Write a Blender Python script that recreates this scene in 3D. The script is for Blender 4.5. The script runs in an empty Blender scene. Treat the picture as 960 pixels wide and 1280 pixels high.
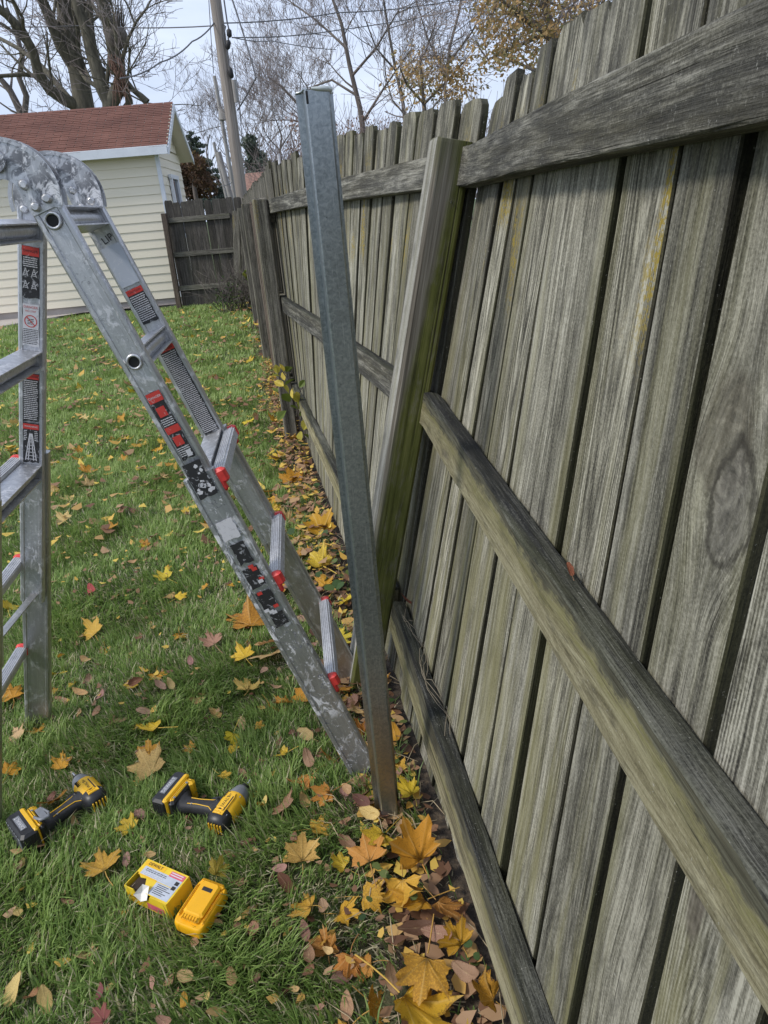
import bpy, math, random
import numpy as np
from mathutils import Vector, Matrix, Euler

random.seed(7); RNG = np.random.default_rng(11)
SC = bpy.context.scene
COL = SC.collection
PI = math.pi

# ------------------------------------------------------------------ camera
FPX, PITCH, ROLL, EYE = 887.0, math.radians(23.3), math.radians(4.9), 1.5
_fw = Vector((0, math.cos(PITCH), -math.sin(PITCH)))
_rt = Vector((1, 0, 0)); _up = Vector((0, math.sin(PITCH), math.cos(PITCH)))
_cx = _rt*math.cos(ROLL) - _up*math.sin(ROLL)
_cu = _rt*math.sin(ROLL) + _up*math.cos(ROLL)
EYEP = Vector((0, 0, EYE))
cam = bpy.data.cameras.new('camera'); camo = bpy.data.objects.new('camera', cam); COL.objects.link(camo)
cam.sensor_fit = 'VERTICAL'; cam.sensor_height = 36.0; cam.sensor_width = 27.0
cam.lens = FPX/1280*36.0; cam.clip_start = 0.02; cam.clip_end = 3000
M = Matrix((( _cx.x, _cu.x, -_fw.x, 0), (_cx.y, _cu.y, -_fw.y, 0), (_cx.z, _cu.z, -_fw.z, EYE), (0, 0, 0, 1)))
camo.matrix_world = M
SC.camera = camo

# ------------------------------------------------------------------ world + sun + exposure
SUN_EL, SUN_AZ = math.radians(46), math.radians(248)      # azimuth clockwise from +Y
w = bpy.data.worlds.new('World'); SC.world = w; w.use_nodes = True
nt = w.node_tree; nt.nodes.clear()
def wn(t): return nt.nodes.new(t)
out = wn('ShaderNodeOutputWorld'); bg = wn('ShaderNodeBackground'); bg.inputs['Strength'].default_value = 0.1
sky = wn('ShaderNodeTexSky'); sky.sky_type = 'NISHITA'; sky.sun_disc = False
sky.sun_elevation = SUN_EL; sky.sun_rotation = SUN_AZ; sky.air_density = 1.0; sky.dust_density = 2.0
tc = wn('ShaderNodeTexCoord'); mp = wn('ShaderNodeMapping'); mp.inputs['Scale'].default_value = (1.6, 1.6, 5.0)
nz = wn('ShaderNodeTexNoise'); nz.inputs['Scale'].default_value = 2.2; nz.inputs['Detail'].default_value = 7; nz.inputs['Roughness'].default_value = 0.55
nz.inputs['Distortion'].default_value = 0.4
rp = wn('ShaderNodeValToRGB')
rp.color_ramp.elements[0].position = 0.28; rp.color_ramp.elements[0].color = (3.5, 4.15, 5.7, 1)
rp.color_ramp.elements[1].position = 0.72; rp.color_ramp.elements[1].color = (5.2, 5.8, 6.95, 1)
mx = wn('ShaderNodeMix'); mx.data_type = 'RGBA'; mx.inputs['Factor'].default_value = 0.9
nt.links.new(tc.outputs['Generated'], mp.inputs['Vector']); nt.links.new(mp.outputs['Vector'], nz.inputs['Vector'])
nt.links.new(nz.outputs['Fac'], rp.inputs['Fac'])
nt.links.new(sky.outputs['Color'], mx.inputs['A']); nt.links.new(rp.outputs['Color'], mx.inputs['B'])
nt.links.new(mx.outputs['Result'], bg.inputs['Color']); nt.links.new(bg.outputs['Background'], out.inputs['Surface'])
sun = bpy.data.lights.new('sun', 'SUN'); sun.energy = 1.5; sun.angle = math.radians(11); sun.color = (1.0, 0.95, 0.87)
suno = bpy.data.objects.new('sun', sun); COL.objects.link(suno)
sd = Vector((math.sin(SUN_AZ)*math.cos(SUN_EL), math.cos(SUN_AZ)*math.cos(SUN_EL), math.sin(SUN_EL)))
suno.rotation_euler = sd.to_track_quat('Z', 'Y').to_euler()
suno.location = sd*50
SC.view_settings.view_transform = 'Standard'; SC.view_settings.look = 'None'
SC.view_settings.gamma = 1.0; SC.view_settings.use_curve_mapping = False
SC.view_settings.exposure = 0.78
SC.render.engine = 'CYCLES'

# ------------------------------------------------------------------ measuring helpers (sight lines of the photo -> real places)
def ray(x, y): return _cx*((x-480)/FPX) - _cu*((y-640)/FPX) + _fw
def gnd(x, y, z=0.0):
    d = ray(x, y); return EYEP + d*((z-EYE)/d.z)
def far(x, y, Y):
    d = ray(x, y); return EYEP + d*(Y/d.y)
def pxm(p): return FPX/((Vector(p)-EYEP).dot(_fw))        # photo pixels per metre there

# ------------------------------------------------------------------ mesh builder
class MB:
    def __init__(s): s.v = []; s.f = []; s.m = []; s.sm = []
    def add(s, vs, fs, m=0, sm=False, M=None):
        o = len(s.v)
        if M is not None: vs = [M @ Vector(v) for v in vs]
        s.v.extend([tuple(v) for v in vs])
        for f in fs:
            s.f.append([i+o for i in f]); s.m.append(m); s.sm.append(sm)
    def box(s, c, d, m=0, M=None, ch=0.0):
        x, y, z = c; a, b, e = d[0]/2, d[1]/2, d[2]/2
        if ch <= 0:
            vs = [(x+i*a, y+j*b, z+k*e) for k in (-1, 1) for j in (-1, 1) for i in (-1, 1)]
            fs = [(0,2,3,1),(4,5,7,6),(0,1,5,4),(2,6,7,3),(0,4,6,2),(1,3,7,5)]
            s.add(vs, fs, m, False, M); return
        h = min(ch, a*.9, b*.9, e*.9)
        ring = lambda ex, ey, z_: [(x-ex+h, y-ey, z_), (x+ex-h, y-ey, z_), (x+ex, y-ey+h, z_), (x+ex, y+ey-h, z_), (x+ex-h, y+ey, z_), (x-ex+h, y+ey, z_), (x-ex, y+ey-h, z_), (x-ex, y-ey+h, z_)]
        vs = ring(a-h, b-h, z-e) + ring(a, b, z-e+h) + ring(a, b, z+e-h) + ring(a-h, b-h, z+e)
        fs = [tuple(range(7, -1, -1)), tuple(range(24, 32))]
        for k in range(3):
            for i in range(8): fs.append((k*8+i, k*8+(i+1) % 8, k*8+8+(i+1) % 8, k*8+8+i))
        s.add(vs, fs, m, False, M)
    def rings(s, rs, m=0, sm=True, M=None, caps=True):
        n = len(rs[0]); vs = [p for r in rs for p in r]; fs = []
        for k in range(len(rs)-1):
            for i in range(n): fs.append((k*n+i, k*n+(i+1) % n, (k+1)*n+(i+1) % n, (k+1)*n+i))
        s.add(vs, fs, m, sm, M)
        if caps:
            s.add(rs[0], [tuple(range(n-1, -1, -1))], m, False, M); s.add(rs[-1], [tuple(range(n))], m, False, M)
    def tube(s, pts, rad, n=6, m=0, M=None, caps=True, sm=True):
        pts = [Vector(p) for p in pts]
        if not hasattr(rad, '__len__'): rad = [rad]*len(pts)
        rs = []
        for i, p in enumerate(pts):
            t = (pts[min(i+1, len(pts)-1)]-pts[max(i-1, 0)])
            t = t.normalized() if t.length > 1e-9 else Vector((0, 0, 1))
            a = t.cross(Vector((0.31, 0.12, 0.94)) if abs(t.z) < .9 else Vector((1, 0.1, 0))).normalized(); b = t.cross(a)
            rs.append([p + a*(math.cos(2*PI*k/n)*rad[i]) + b*(math.sin(2*PI*k/n)*rad[i]) for k in range(n)])
        s.rings(rs, m, sm, M, caps)
    def prism(s, poly, y0, y1, m=0, M=None):      # poly in XZ, extruded along y
        n = len(poly)
        vs = [(x, y0, z) for x, z in poly] + [(x, y1, z) for x, z in poly]
        fs = [tuple(range(n)), tuple(range(2*n-1, n-1, -1))] + [(i, i+n, (i+1) % n+n, (i+1) % n) for i in range(n)]
        s.add(vs, fs, m, False, M)
    def plate(s, poly, z0, z1, m=0, M=None):      # poly in XY, extruded along z
        n = len(poly)
        vs = [(x, y, z0) for x, y in poly] + [(x, y, z1) for x, y in poly]
        fs = [tuple(range(n-1, -1, -1)), tuple(range(n, 2*n))] + [(i, (i+1) % n, (i+1) % n+n, i+n) for i in range(n)]
        s.add(vs, fs, m, False, M)
    def mesh(s, name, mats):
        me = bpy.data.meshes.new(name); me.from_pydata(s.v, [], s.f)
        for mt in (mats if isinstance(mats, (list, tuple)) else [mats]): me.materials.append(mt)
        me.polygons.foreach_set('material_index', s.m); me.polygons.foreach_set('use_smooth', s.sm); me.update()
        return me
    def build(s, name, mats, parent=None, M=None):
        return link(name, s.mesh(name, mats), parent, M)
def link(name, me, parent=None, M=None):
    o = bpy.data.objects.new(name, me); COL.objects.link(o)
    if parent is not None: o.parent = parent
    if M is not None: o.matrix_local = M
    return o
def tag(o, label=None, cat=None, group=None, kind=None):
    if label: o['label'] = label
    if cat: o['category'] = cat
    if group: o['group'] = group
    if kind: o['kind'] = kind
    return o
def thing(name, label, cat, loc=(0, 0, 0), group=None, M=None):
    o = bpy.data.objects.new(name, None); COL.objects.link(o); o.empty_display_size = .1
    if M is not None: o.matrix_world = M
    else: o.location = loc
    return tag(o, label, cat, group)
def frame(o, x, y, z):
    return Matrix(((x[0], y[0], z[0], o[0]), (x[1], y[1], z[1], o[1]), (x[2], y[2], z[2], o[2]), (0, 0, 0, 1)))
def lerp(a, b, t): return a+(b-a)*t

# ------------------------------------------------------------------ materials
def lin(r, g, b):
    f = lambda c: (c/255/12.92) if c/255 <= .04045 else ((c/255+.055)/1.055)**2.4
    return (f(r), f(g), f(b), 1)
class NT:
    def __init__(s, name):
        s.mat = bpy.data.materials.new(name); s.mat.use_nodes = True; s.t = s.mat.node_tree; s.t.nodes.clear()
        s.o = s.t.nodes.new('ShaderNodeOutputMaterial'); s.b = s.t.nodes.new('ShaderNodeBsdfPrincipled'); s.L(s.b.outputs[0], s.o.inputs[0])
    def n(s, t, **k):
        d = s.t.nodes.new(t)
        for a, v in k.items():
            if a in d.inputs.keys(): d.inputs[a].default_value = v
            else: setattr(d, a, v)
        return d
    def L(s, a, b): s.t.links.new(a, b)
    def set(s, inp, v):
        if hasattr(v, 'links') or hasattr(v, 'is_linked'): s.L(v, inp)
        else: inp.default_value = v
    def math(s, op, a, b=0.0, c=0.0, clamp=False):
        d = s.t.nodes.new('ShaderNodeMath'); d.operation = op; d.use_clamp = clamp
        s.set(d.inputs[0], a); s.set(d.inputs[1], b); s.set(d.inputs[2], c); return d.outputs[0]
    def vm(s, op, a, b=(0, 0, 0), sc=None):
        d = s.t.nodes.new('ShaderNodeVectorMath'); d.operation = op; s.set(d.inputs[0], a); s.set(d.inputs[1], b)
        if sc is not None: s.set(d.inputs['Scale'], sc)
        return d.outputs[0]
    def noise(s, vec, scale, detail=3, rough=.5, dist=0.0):
        d = s.t.nodes.new('ShaderNodeTexNoise'); d.inputs['Scale'].default_value = scale; d.inputs['Detail'].default_value = detail
        d.inputs['Roughness'].default_value = rough; d.inputs['Distortion'].default_value = dist
        if vec is not None: s.L(vec, d.inputs['Vector'])
        return d.outputs['Fac']
    def ramp(s, fac, stops, interp='LINEAR'):
        d = s.t.nodes.new('ShaderNodeValToRGB'); cr = d.color_ramp; cr.interpolation = interp
        while len(cr.elements) < len(stops): cr.elements.new(.5)
        for e, (p, c) in zip(cr.elements, stops):
            e.position = p; e.color = c if hasattr(c, '__len__') else (c, c, c, 1)
        s.L(fac, d.inputs[0]); return d.outputs[0]
    def mix(s, f, a, b, mode='MIX'):
        d = s.t.nodes.new('ShaderNodeMix'); d.data_type = 'RGBA'; d.blend_type = mode; d.clamp_factor = True
        s.set(d.inputs['Factor'], f); s.set(d.inputs['A'], a); s.set(d.inputs['B'], b); return d.outputs['Result']
    def sstep(s, v, a, b, lo=0.0, hi=1.0):
        d = s.t.nodes.new('ShaderNodeMapRange'); d.interpolation_type = 'SMOOTHSTEP'
        s.set(d.inputs['Value'], v); d.inputs['From Min'].default_value = a; d.inputs['From Max'].default_value = b
        d.inputs['To Min'].default_value = lo; d.inputs['To Max'].default_value = hi; return d.outputs['Result']
    def bump(s, h, strength=.4, dist=.002):
        d = s.t.nodes.new('ShaderNodeBump'); d.inputs['Strength'].default_value = strength; d.inputs['Distance'].default_value = dist
        s.L(h, d.inputs['Height']); s.L(d.outputs[0], s.b.inputs['Normal'])
    def obj(s): return s.t.nodes.new('ShaderNodeTexCoord').outputs['Object']
    def info(s, k): return s.t.nodes.new('ShaderNodeObjectInfo').outputs[k]

def simple(name, col, rough=.5, metal=0.0, var=.12, scale=40, bump=0.0, coat=0.0):
    m = NT(name); P = m.obj(); n = m.noise(P, scale, 4, .6)
    c2 = tuple(x*(1-var) for x in col[:3])+(1,); c1 = tuple(min(1, x*(1+var)) for x in col[:3])+(1,)
    m.L(m.ramp(n, [(.3, c2), (.7, c1)]), m.b.inputs['Base Color'])
    m.b.inputs['Roughness'].default_value = rough; m.b.inputs['Metallic'].default_value = metal
    if coat: m.b.inputs['Coat Weight'].default_value = coat
    if bump: m.bump(n, bump, .002)
    return m.mat

def wood(name, dark, mid, light, algae=(.13, .14, .055, 1), algae_amt=.5, mildew=.0, lichen=0.0, grain=70, zone=None, bumpk=.55, knot=None, speck=.3, knots=True, tint=.25, contrast=1.35, creep=False, wave=.05, arch=False, mottle=.42):
    """weathered board; the board's length runs along its local z."""
    m = NT(name); P0 = m.obj(); rnd = m.info('Random')
    off = m.t.nodes.new('ShaderNodeCombineXYZ')
    m.L(m.math('MULTIPLY', rnd, 17.3), off.inputs[0]); m.L(m.math('MULTIPLY', rnd, 5.1), off.inputs[1]); m.L(m.math('MULTIPLY', rnd, 91.7), off.inputs[2])
    P = m.vm('ADD', P0, off.outputs[0])
    Pg = P
    kmask = None
    if knots:
        S = m.vm('MULTIPLY', P, (5.2, 5.2, 1.15))
        vo = m.n('ShaderNodeTexVoronoi', voronoi_dimensions='3D', feature='F1'); vo.inputs['Scale'].default_value = 1.0
        m.L(S, vo.inputs['Vector'])
        dl = m.vm('SUBTRACT', S, vo.outputs['Position'])
        dl = m.vm('MULTIPLY', dl, (1/5.2, 1/5.2, 0.0))
        fo = m.sstep(vo.outputs['Distance'], .02, .42, .8, 0.0)
        sh = m.t.nodes.new('ShaderNodeVectorMath'); sh.operation = 'SCALE'; m.L(dl, sh.inputs[0]); m.L(fo, sh.inputs['Scale'])
        Pg = m.vm('SUBTRACT', P, sh.outputs[0])
        wob = m.noise(m.vm('MULTIPLY', P, (40, 40, 14)), 1.0, 2)
        kd = m.math('ADD', vo.outputs['Distance'], m.math('MULTIPLY', m.math('SUBTRACT', wob, .5), .05))
        kmask = m.sstep(kd, .055, .10, 1.0, 0.0)
    wav = m.noise(m.vm('MULTIPLY', P, (2.0, 2.0, 1.6)), 1.0, 2)
    wv = m.t.nodes.new('ShaderNodeCombineXYZ'); m.L(m.math('MULTIPLY', m.math('SUBTRACT', wav, .5), wave), wv.inputs[0])
    Pg = m.vm('ADD', Pg, wv.outputs[0])
    gs = m.math('ADD', m.math('MULTIPLY', m.math('FRACT', m.math('MULTIPLY', rnd, 13.7)), .8), .55)
    gv = m.t.nodes.new('ShaderNodeCombineXYZ'); m.L(gs, gv.inputs[0]); m.L(gs, gv.inputs[1]); gv.inputs[2].default_value = 1.0
    if knot:
        kx, kz, kr = knot
        q = m.vm('MULTIPLY', m.vm('SUBTRACT', P0, (kx, 0, kz)), (1, 0, .62))
        ln = m.t.nodes.new('ShaderNodeVectorMath'); ln.operation = 'LENGTH'; m.L(q, ln.inputs[0]); kdist = ln.outputs['Value']
        fo = m.sstep(kdist, kr*.4, kr*2.6, .92, 0.0)
        q2 = m.vm('MULTIPLY', m.vm('SUBTRACT', P0, (kx, 0, kz)), (1, 0, 0))
        sh = m.t.nodes.new('ShaderNodeVectorMath'); sh.operation = 'SCALE'; m.L(q2, sh.inputs[0]); m.L(fo, sh.inputs['Scale'])
        Pg = m.vm('SUBTRACT', Pg, sh.outputs[0])
    Pg = m.vm('MULTIPLY', Pg, gv.outputs[0])
    g1 = m.noise(m.vm('MULTIPLY', Pg, (grain, grain, 1.7)), 1.0, 5, .6, .35)
    g2 = m.noise(m.vm('MULTIPLY', Pg, (grain*4.5, grain*4.5, 9)), 1.0, 3, .6)
    g3 = m.noise(m.vm('MULTIPLY', P, (9, 9, 1.6)), 1.0, 4, .6)
    sp = m.noise(P, 260, 3, .7)
    g4 = m.noise(m.vm('MULTIPLY', Pg, (grain*13, grain*13, 22)), 1.0, 2, .6)
    g = m.math('ADD', m.math('MULTIPLY', g1, .50), m.math('ADD', m.math('MULTIPLY', g2, .34), m.math('MULTIPLY', g3, .26)))
    g = m.math('ADD', g, m.math('ADD', m.math('MULTIPLY', m.math('SUBTRACT', sp, .5), speck), m.math('MULTIPLY', m.math('SUBTRACT', g4, .5), .22)))
    g = m.math('ADD', m.math('MULTIPLY', m.math('SUBTRACT', g, .55), contrast), .52)
    c = m.ramp(g, [(.33, dark), (.5, mid), (.70, light)])
    if arch:
        sx_ = m.t.nodes.new('ShaderNodeSeparateXYZ'); m.L(P0, sx_.inputs[0]); xx_ = m.math('DIVIDE', m.math('ADD', sx_.outputs['X'], m.math('MULTIPLY', m.math('SUBTRACT', rnd, .5), .06)), .045)
        sw = m.math('SUBTRACT', m.math('ADD', m.math('MULTIPLY', sx_.outputs['Z'], 6.5), m.math('MULTIPLY', rnd, 31.0)), m.math('MULTIPLY', m.math('MULTIPLY', xx_, xx_), 3.0))
        sw = m.math('ADD', sw, m.math('MULTIPLY', m.noise(m.vm('MULTIPLY', P, (12, 12, 1.6)), 1.0, 3), 2.2))
        av = m.math('SINE', m.math('MULTIPLY', sw, 6.283)); on = m.sstep(m.math('FRACT', m.math('MULTIPLY', rnd, 3.3)), .35, .6)
        av = m.math('MULTIPLY', m.math('MULTIPLY', av, on), m.sstep(m.noise(m.vm('MULTIPLY', P, (3, 3, 1.2)), 1.0, 2), .35, .6, .02, .095))
        g = m.math('ADD', g, av); c = m.ramp(g, [(.33, dark), (.5, mid), (.70, light)])
    fis = m.sstep(m.noise(m.vm('MULTIPLY', Pg, (grain*2.6, grain*2.6, 1.1)), 1.0, 2, .5), .27, .33, .85, 0.0)
    c = m.mix(fis, c, (.03, .027, .02, 1))
    # board to board differences
    r2 = m.math('FRACT', m.math('MULTIPLY', rnd, 7.77)); r3 = m.math('FRACT', m.math('MULTIPLY', rnd, 23.1))
    c = m.mix(m.math('MULTIPLY', r3, tint*.6), c, (.30, .27, .17, 1), 'OVERLAY')
    hv = m.n('ShaderNodeHueSaturation'); m.L(m.math('ADD', m.math('MULTIPLY', r2, .55), .70), hv.inputs['Value']); m.L(c, hv.inputs['Color']); c = hv.outputs[0]
    sep = m.t.nodes.new('ShaderNodeSeparateXYZ'); m.L(P0, sep.inputs[0]); Z = sep.outputs['Z']
    dots = m.sstep(m.noise(P, 190, 2, .6), .68, .74, 0, .45)
    c = m.mix(dots, c, (.46, .45, .40, 1))
    mo = m.noise(m.vm('MULTIPLY', P, (26, 26, 9)), 1.0, 6, .72)
    c = m.mix(m.sstep(mo, .50, .64, 0, mottle), c, (.045, .043, .036, 1))
    if algae_amt > 0:
        a = m.noise(m.vm('MULTIPLY', P, (16, 16, 1.1)), 1.0, 4, .6)
        am = m.math('MULTIPLY', m.sstep(a, .42, .66), m.sstep(m.math('ADD', g2, m.math('MULTIPLY', sp, .4)), .48, .72, .45, 1.0))
        if zone: am = m.math('MULTIPLY', am, m.sstep(Z, zone[0], zone[1], 1.0, .45))
        c = m.mix(m.math('MULTIPLY', am, algae_amt), c, algae)
    if mildew > 0:
        b = m.noise(m.vm('MULTIPLY', P, (22, 22, 6)), 1.0, 5, .65)
        bm = m.math('MULTIPLY', m.sstep(b, .40, .62), mildew)
        if zone: bm = m.math('MULTIPLY', bm, m.sstep(Z, zone[2], zone[3]))
        c = m.mix(bm, c, (.035, .034, .03, 1))
        wsp = m.sstep(m.noise(P, 120, 3, .7), .62, .70)
        c = m.mix(m.math('MULTIPLY', m.math('MULTIPLY', wsp, bm), .8), c, (.38, .37, .33, 1))
    if lichen > 0:
        l = m.math('MULTIPLY', m.sstep(m.noise(m.vm('MULTIPLY', P, (9, 9, 2.2)), 1.0, 2), .58, .68), m.sstep(m.noise(P, 110, 3, .7), .44, .56))
        l = m.math('MULTIPLY', l, m.math('MULTIPLY', m.sstep(Z, 1.25, 1.42), m.sstep(Z, 1.58, 1.75, 1, 0)))
        c = m.mix(m.math('MULTIPLY', l, lichen), c, (.30, .22, .025, 1))
    if creep:
        cx_ = m.math('ADD', sep.outputs['X'], m.math('MULTIPLY', m.math('SUBTRACT', m.noise(m.vm('MULTIPLY', P, (12, 12, 6)), 1.0, 6, .72), .5), .10))
        cm = m.sstep(cx_, .020, .036)
        c = m.mix(m.math('MULTIPLY', cm, .85), c, m.ramp(g2, [(.35, (.014, .014, .012, 1)), (.7, (.10, .10, .075, 1))]))
        gm = m.math('MULTIPLY', m.sstep(cx_, -.002, .022), m.sstep(cx_, .016, .034, 1, 0))
        c = m.mix(m.math('MULTIPLY', m.math('MULTIPLY', gm, m.sstep(m.math('ADD', g2, m.math('MULTIPLY', sp, .5)), .6, .9)), .7), c, (.13, .125, .035, 1))
        vn = m.noise(m.vm('MULTIPLY', Pg, (60, 60, 3.2)), 1.0, 2, .5, 1.5)
        c = m.mix(m.math('MULTIPLY', m.math('MULTIPLY', m.sstep(vn, .50, .53), m.sstep(vn, .53, .56, 1, 0)), .45), c, (.08, .068, .04, 1))
    if kmask is not None:
        kc = m.ramp(m.noise(m.vm('MULTIPLY', P, (90, 90, 60)), 1.0, 3), [(.3, (.05, .042, .032, 1)), (.7, (.17, .15, .12, 1))])
        c = m.mix(m.math('MULTIPLY', kmask, .8), c, kc)
    if knot:
        wob = m.noise(P0, 22, 4, .65); wv2 = m.math('MULTIPLY', m.math('SUBTRACT', wob, .5), kr*1.5)
        def ell(dx, dz, sx, sz):
            q_ = m.vm('MULTIPLY', m.vm('SUBTRACT', P0, (kx+dx, 0, kz+dz)), (1/sx, 0, 1/sz))
            l_ = m.t.nodes.new('ShaderNodeVectorMath'); l_.operation = 'LENGTH'; m.L(q_, l_.inputs[0])
            return m.math('ADD', l_.outputs['Value'], m.math('MULTIPLY', m.math('SUBTRACT', wob, .5), 1.1))
        swirl = m.math('ADD', m.math('MULTIPLY', m.noise(m.vm('MULTIPLY', Pg, (110, 110, 34)), 1.0, 5, .68, 1.6), .92), m.math('MULTIPLY', m.math('ADD', m.math('SINE', m.math('MULTIPLY', m.math('ADD', kdist, m.math('MULTIPLY', wob, .04)), 520.0)), 1.0), .055))
        hollow = m.ramp(swirl, [(.32, (.03, .026, .02, 1)), (.55, (.10, .088, .064, 1)), (.72, (.22, .20, .155, 1))])
        c = m.mix(m.sstep(ell(-.014, .045, .050, .070), .70, 1.15, .62, 0.0), c, hollow)
        e2 = ell(.018, -.018, .036, .058)
        burl = m.ramp(swirl, [(.32, (.05, .047, .04, 1)), (.52, (.15, .14, .12, 1)), (.68, (.28, .265, .22, 1))])
        c = m.mix(m.sstep(e2, .70, 1.02, .6, 0.0), c, burl)
        c = m.mix(m.math('MULTIPLY', m.sstep(e2, .80, .95), m.sstep(e2, .98, 1.22, .7, 0.0)), c, (.025, .022, .018, 1))
    m.L(c, m.b.inputs['Base Color']); m.b.inputs['Roughness'].default_value = .88
    m.b.inputs['Specular IOR Level'].default_value = .25
    m.bump(m.math('SUBTRACT', m.math('ADD', g, m.math('MULTIPLY', g2, .5)), fis), bumpk, .004)
    return m.mat

GD, GM, GL = (.036, .034, .028, 1), (.186, .178, .14, 1), (.47, .452, .375, 1)
W_PICK = wood('picket_wood', GD, GM, GL, arch=True, algae=(.205, .19, .085, 1), algae_amt=.72, mildew=.75, lichen=.9, zone=(.5, 1.5, 1.35, 1.75))
W_FARP = wood('far_picket_wood', GD, (.15, .14, .12, 1), (.33, .31, .26, 1), algae_amt=.25, mildew=.75, lichen=.5, zone=(.5, 1.5, 1.35, 1.75))
W_KNOT = wood('knotted_picket_wood', GD, GM, GL, algae=(.20, .19, .09, 1), algae_amt=.5, mildew=.7, lichen=.4, zone=(.5, 1.5, 1.35, 1.75), knot=(.002, 1.235, .042), knots=False)
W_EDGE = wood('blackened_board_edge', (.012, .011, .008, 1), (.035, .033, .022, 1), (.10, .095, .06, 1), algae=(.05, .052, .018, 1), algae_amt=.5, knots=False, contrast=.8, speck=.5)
W_BACK = wood('added_backing_wood', (.03, .028, .02, 1), (.085, .08, .055, 1), (.17, .16, .11, 1), algae=(.09, .09, .035, 1), algae_amt=.5, mildew=.5, zone=(.5, 1.5, .1, 1.75), knots=False)
W_BRN = wood('brown_board_wood', (.05, .036, .028, 1), (.13, .098, .08, 1), (.23, .18, .15, 1), algae_amt=.2, mildew=.3, zone=(.5, 1.5, .2, 1.6))
W_DARK = wood('dark_board_wood', (.025, .023, .021, 1), (.075, .067, .06, 1), (.16, .145, .13, 1), algae_amt=.12, mildew=.4, zone=(.5, 1.5, .2, 1.6))
W_RAILG = wood('green_rail_wood', (.12, .105, .06, 1), (.25, .225, .135, 1), (.40, .37, .245, 1), algae=(.17, .16, .06, 1), algae_amt=.35, grain=42, bumpk=.45, tint=.1, speck=.22, contrast=1.4, creep=True, wave=.02)
W_RAILD = wood('black_weathered_wood', (.010, .010, .010, 1), (.030, .031, .030, 1), (.17, .17, .15, 1), algae=(.13, .135, .06, 1), algae_amt=.22, grain=50, bumpk=.9, contrast=1.2, wave=.012)
W_RAILT = wood('grey_mildewed_rail_wood', (.030, .029, .026, 1), (.105, .102, .09, 1), (.38, .37, .32, 1), algae=(.18, .15, .04, 1), algae_amt=.12, mildew=.6, grain=38, bumpk=.8, wave=.012, knots=False)
W_POSTW = wood('lit_side_post_wood', (.17, .16, .13, 1), (.36, .35, .31, 1), (.55, .54, .50, 1), algae=(.24, .24, .11, 1), algae_amt=.25, grain=60, knots=False)  # yard side of the post: light falling on it put into the colour
W_POSTG = None
def post_wood():
    m = NT('mossy_post_wood'); P = m.obj()
    g1 = m.noise(m.vm('MULTIPLY', P, (75, 75, 1.3)), 1.0, 5, .6, .3); g2 = m.noise(m.vm('MULTIPLY', P, (260, 260, 6)), 1.0, 3, .6)
    g = m.math('ADD', m.math('MULTIPLY', g1, .7), m.math('MULTIPLY', g2, .3))
    c = m.ramp(g, [(.34, (.06, .052, .04, 1)), (.5, (.155, .14, .115, 1)), (.66, (.28, .265, .22, 1))])
    sep = m.t.nodes.new('ShaderNodeSeparateXYZ'); m.L(P, sep.inputs[0]); Z, Y = sep.outputs['Z'], sep.outputs['Y']
    # moss band: starts at the right edge high up and spreads over the face lower down
    e = m.math('ADD', Y, m.math('MULTIPLY', m.math('SUBTRACT', m.noise(m.vm('MULTIPLY', P, (14, 14, 3)), 1.0, 4, .6), .5), .07))
    e = m.math('SUBTRACT', e, m.math('MULTIPLY', m.math('SUBTRACT', Z, 1.15), .040))
    mm = m.sstep(e, -.032, -.004)
    mc = m.ramp(m.math('ADD', m.math('MULTIPLY', g1, .5), m.math('ADD', m.math('MULTIPLY', m.noise(m.vm('MULTIPLY', P, (30, 30, 7)), 1.0, 4, .7), .35), m.math('MULTIPLY', g2, .15))), [(.36, (.03, .032, .010, 1)), (.5, (.095, .105, .022, 1)), (.60, (.15, .155, .045, 1)), (.70, (.24, .23, .12, 1))])
    c = m.mix(m.math('MULTIPLY', mm, m.sstep(m.noise(m.vm('MULTIPLY', P, (40, 40, 10)), 1.0, 4, .7), .30, .5, .45, .95)), c, mc)
    tp = m.math('MULTIPLY', m.sstep(m.math('ADD', Z, m.math('MULTIPLY', m.math('SUBTRACT', m.noise(m.vm('MULTIPLY', P, (40, 40, 5)), 1.0, 3), .5), .3)), 1.48, 1.68), .6)
    c = m.mix(tp, c, (.06, .065, .02, 1))
    ck = m.sstep(m.noise(m.vm('MULTIPLY', P, (60, 60, .5)), 1.0, 1), .28, .32, .8, 0.0)
    c = m.mix(ck, c, (.03, .026, .02, 1))
    m.L(c, m.b.inputs['Base Color']); m.b.inputs['Roughness'].default_value = .9; m.b.inputs['Specular IOR Level'].default_value = .2
    m.bump(m.math('SUBTRACT', g, ck), .6, .004); return m.mat
W_POSTG = post_wood()

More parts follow.
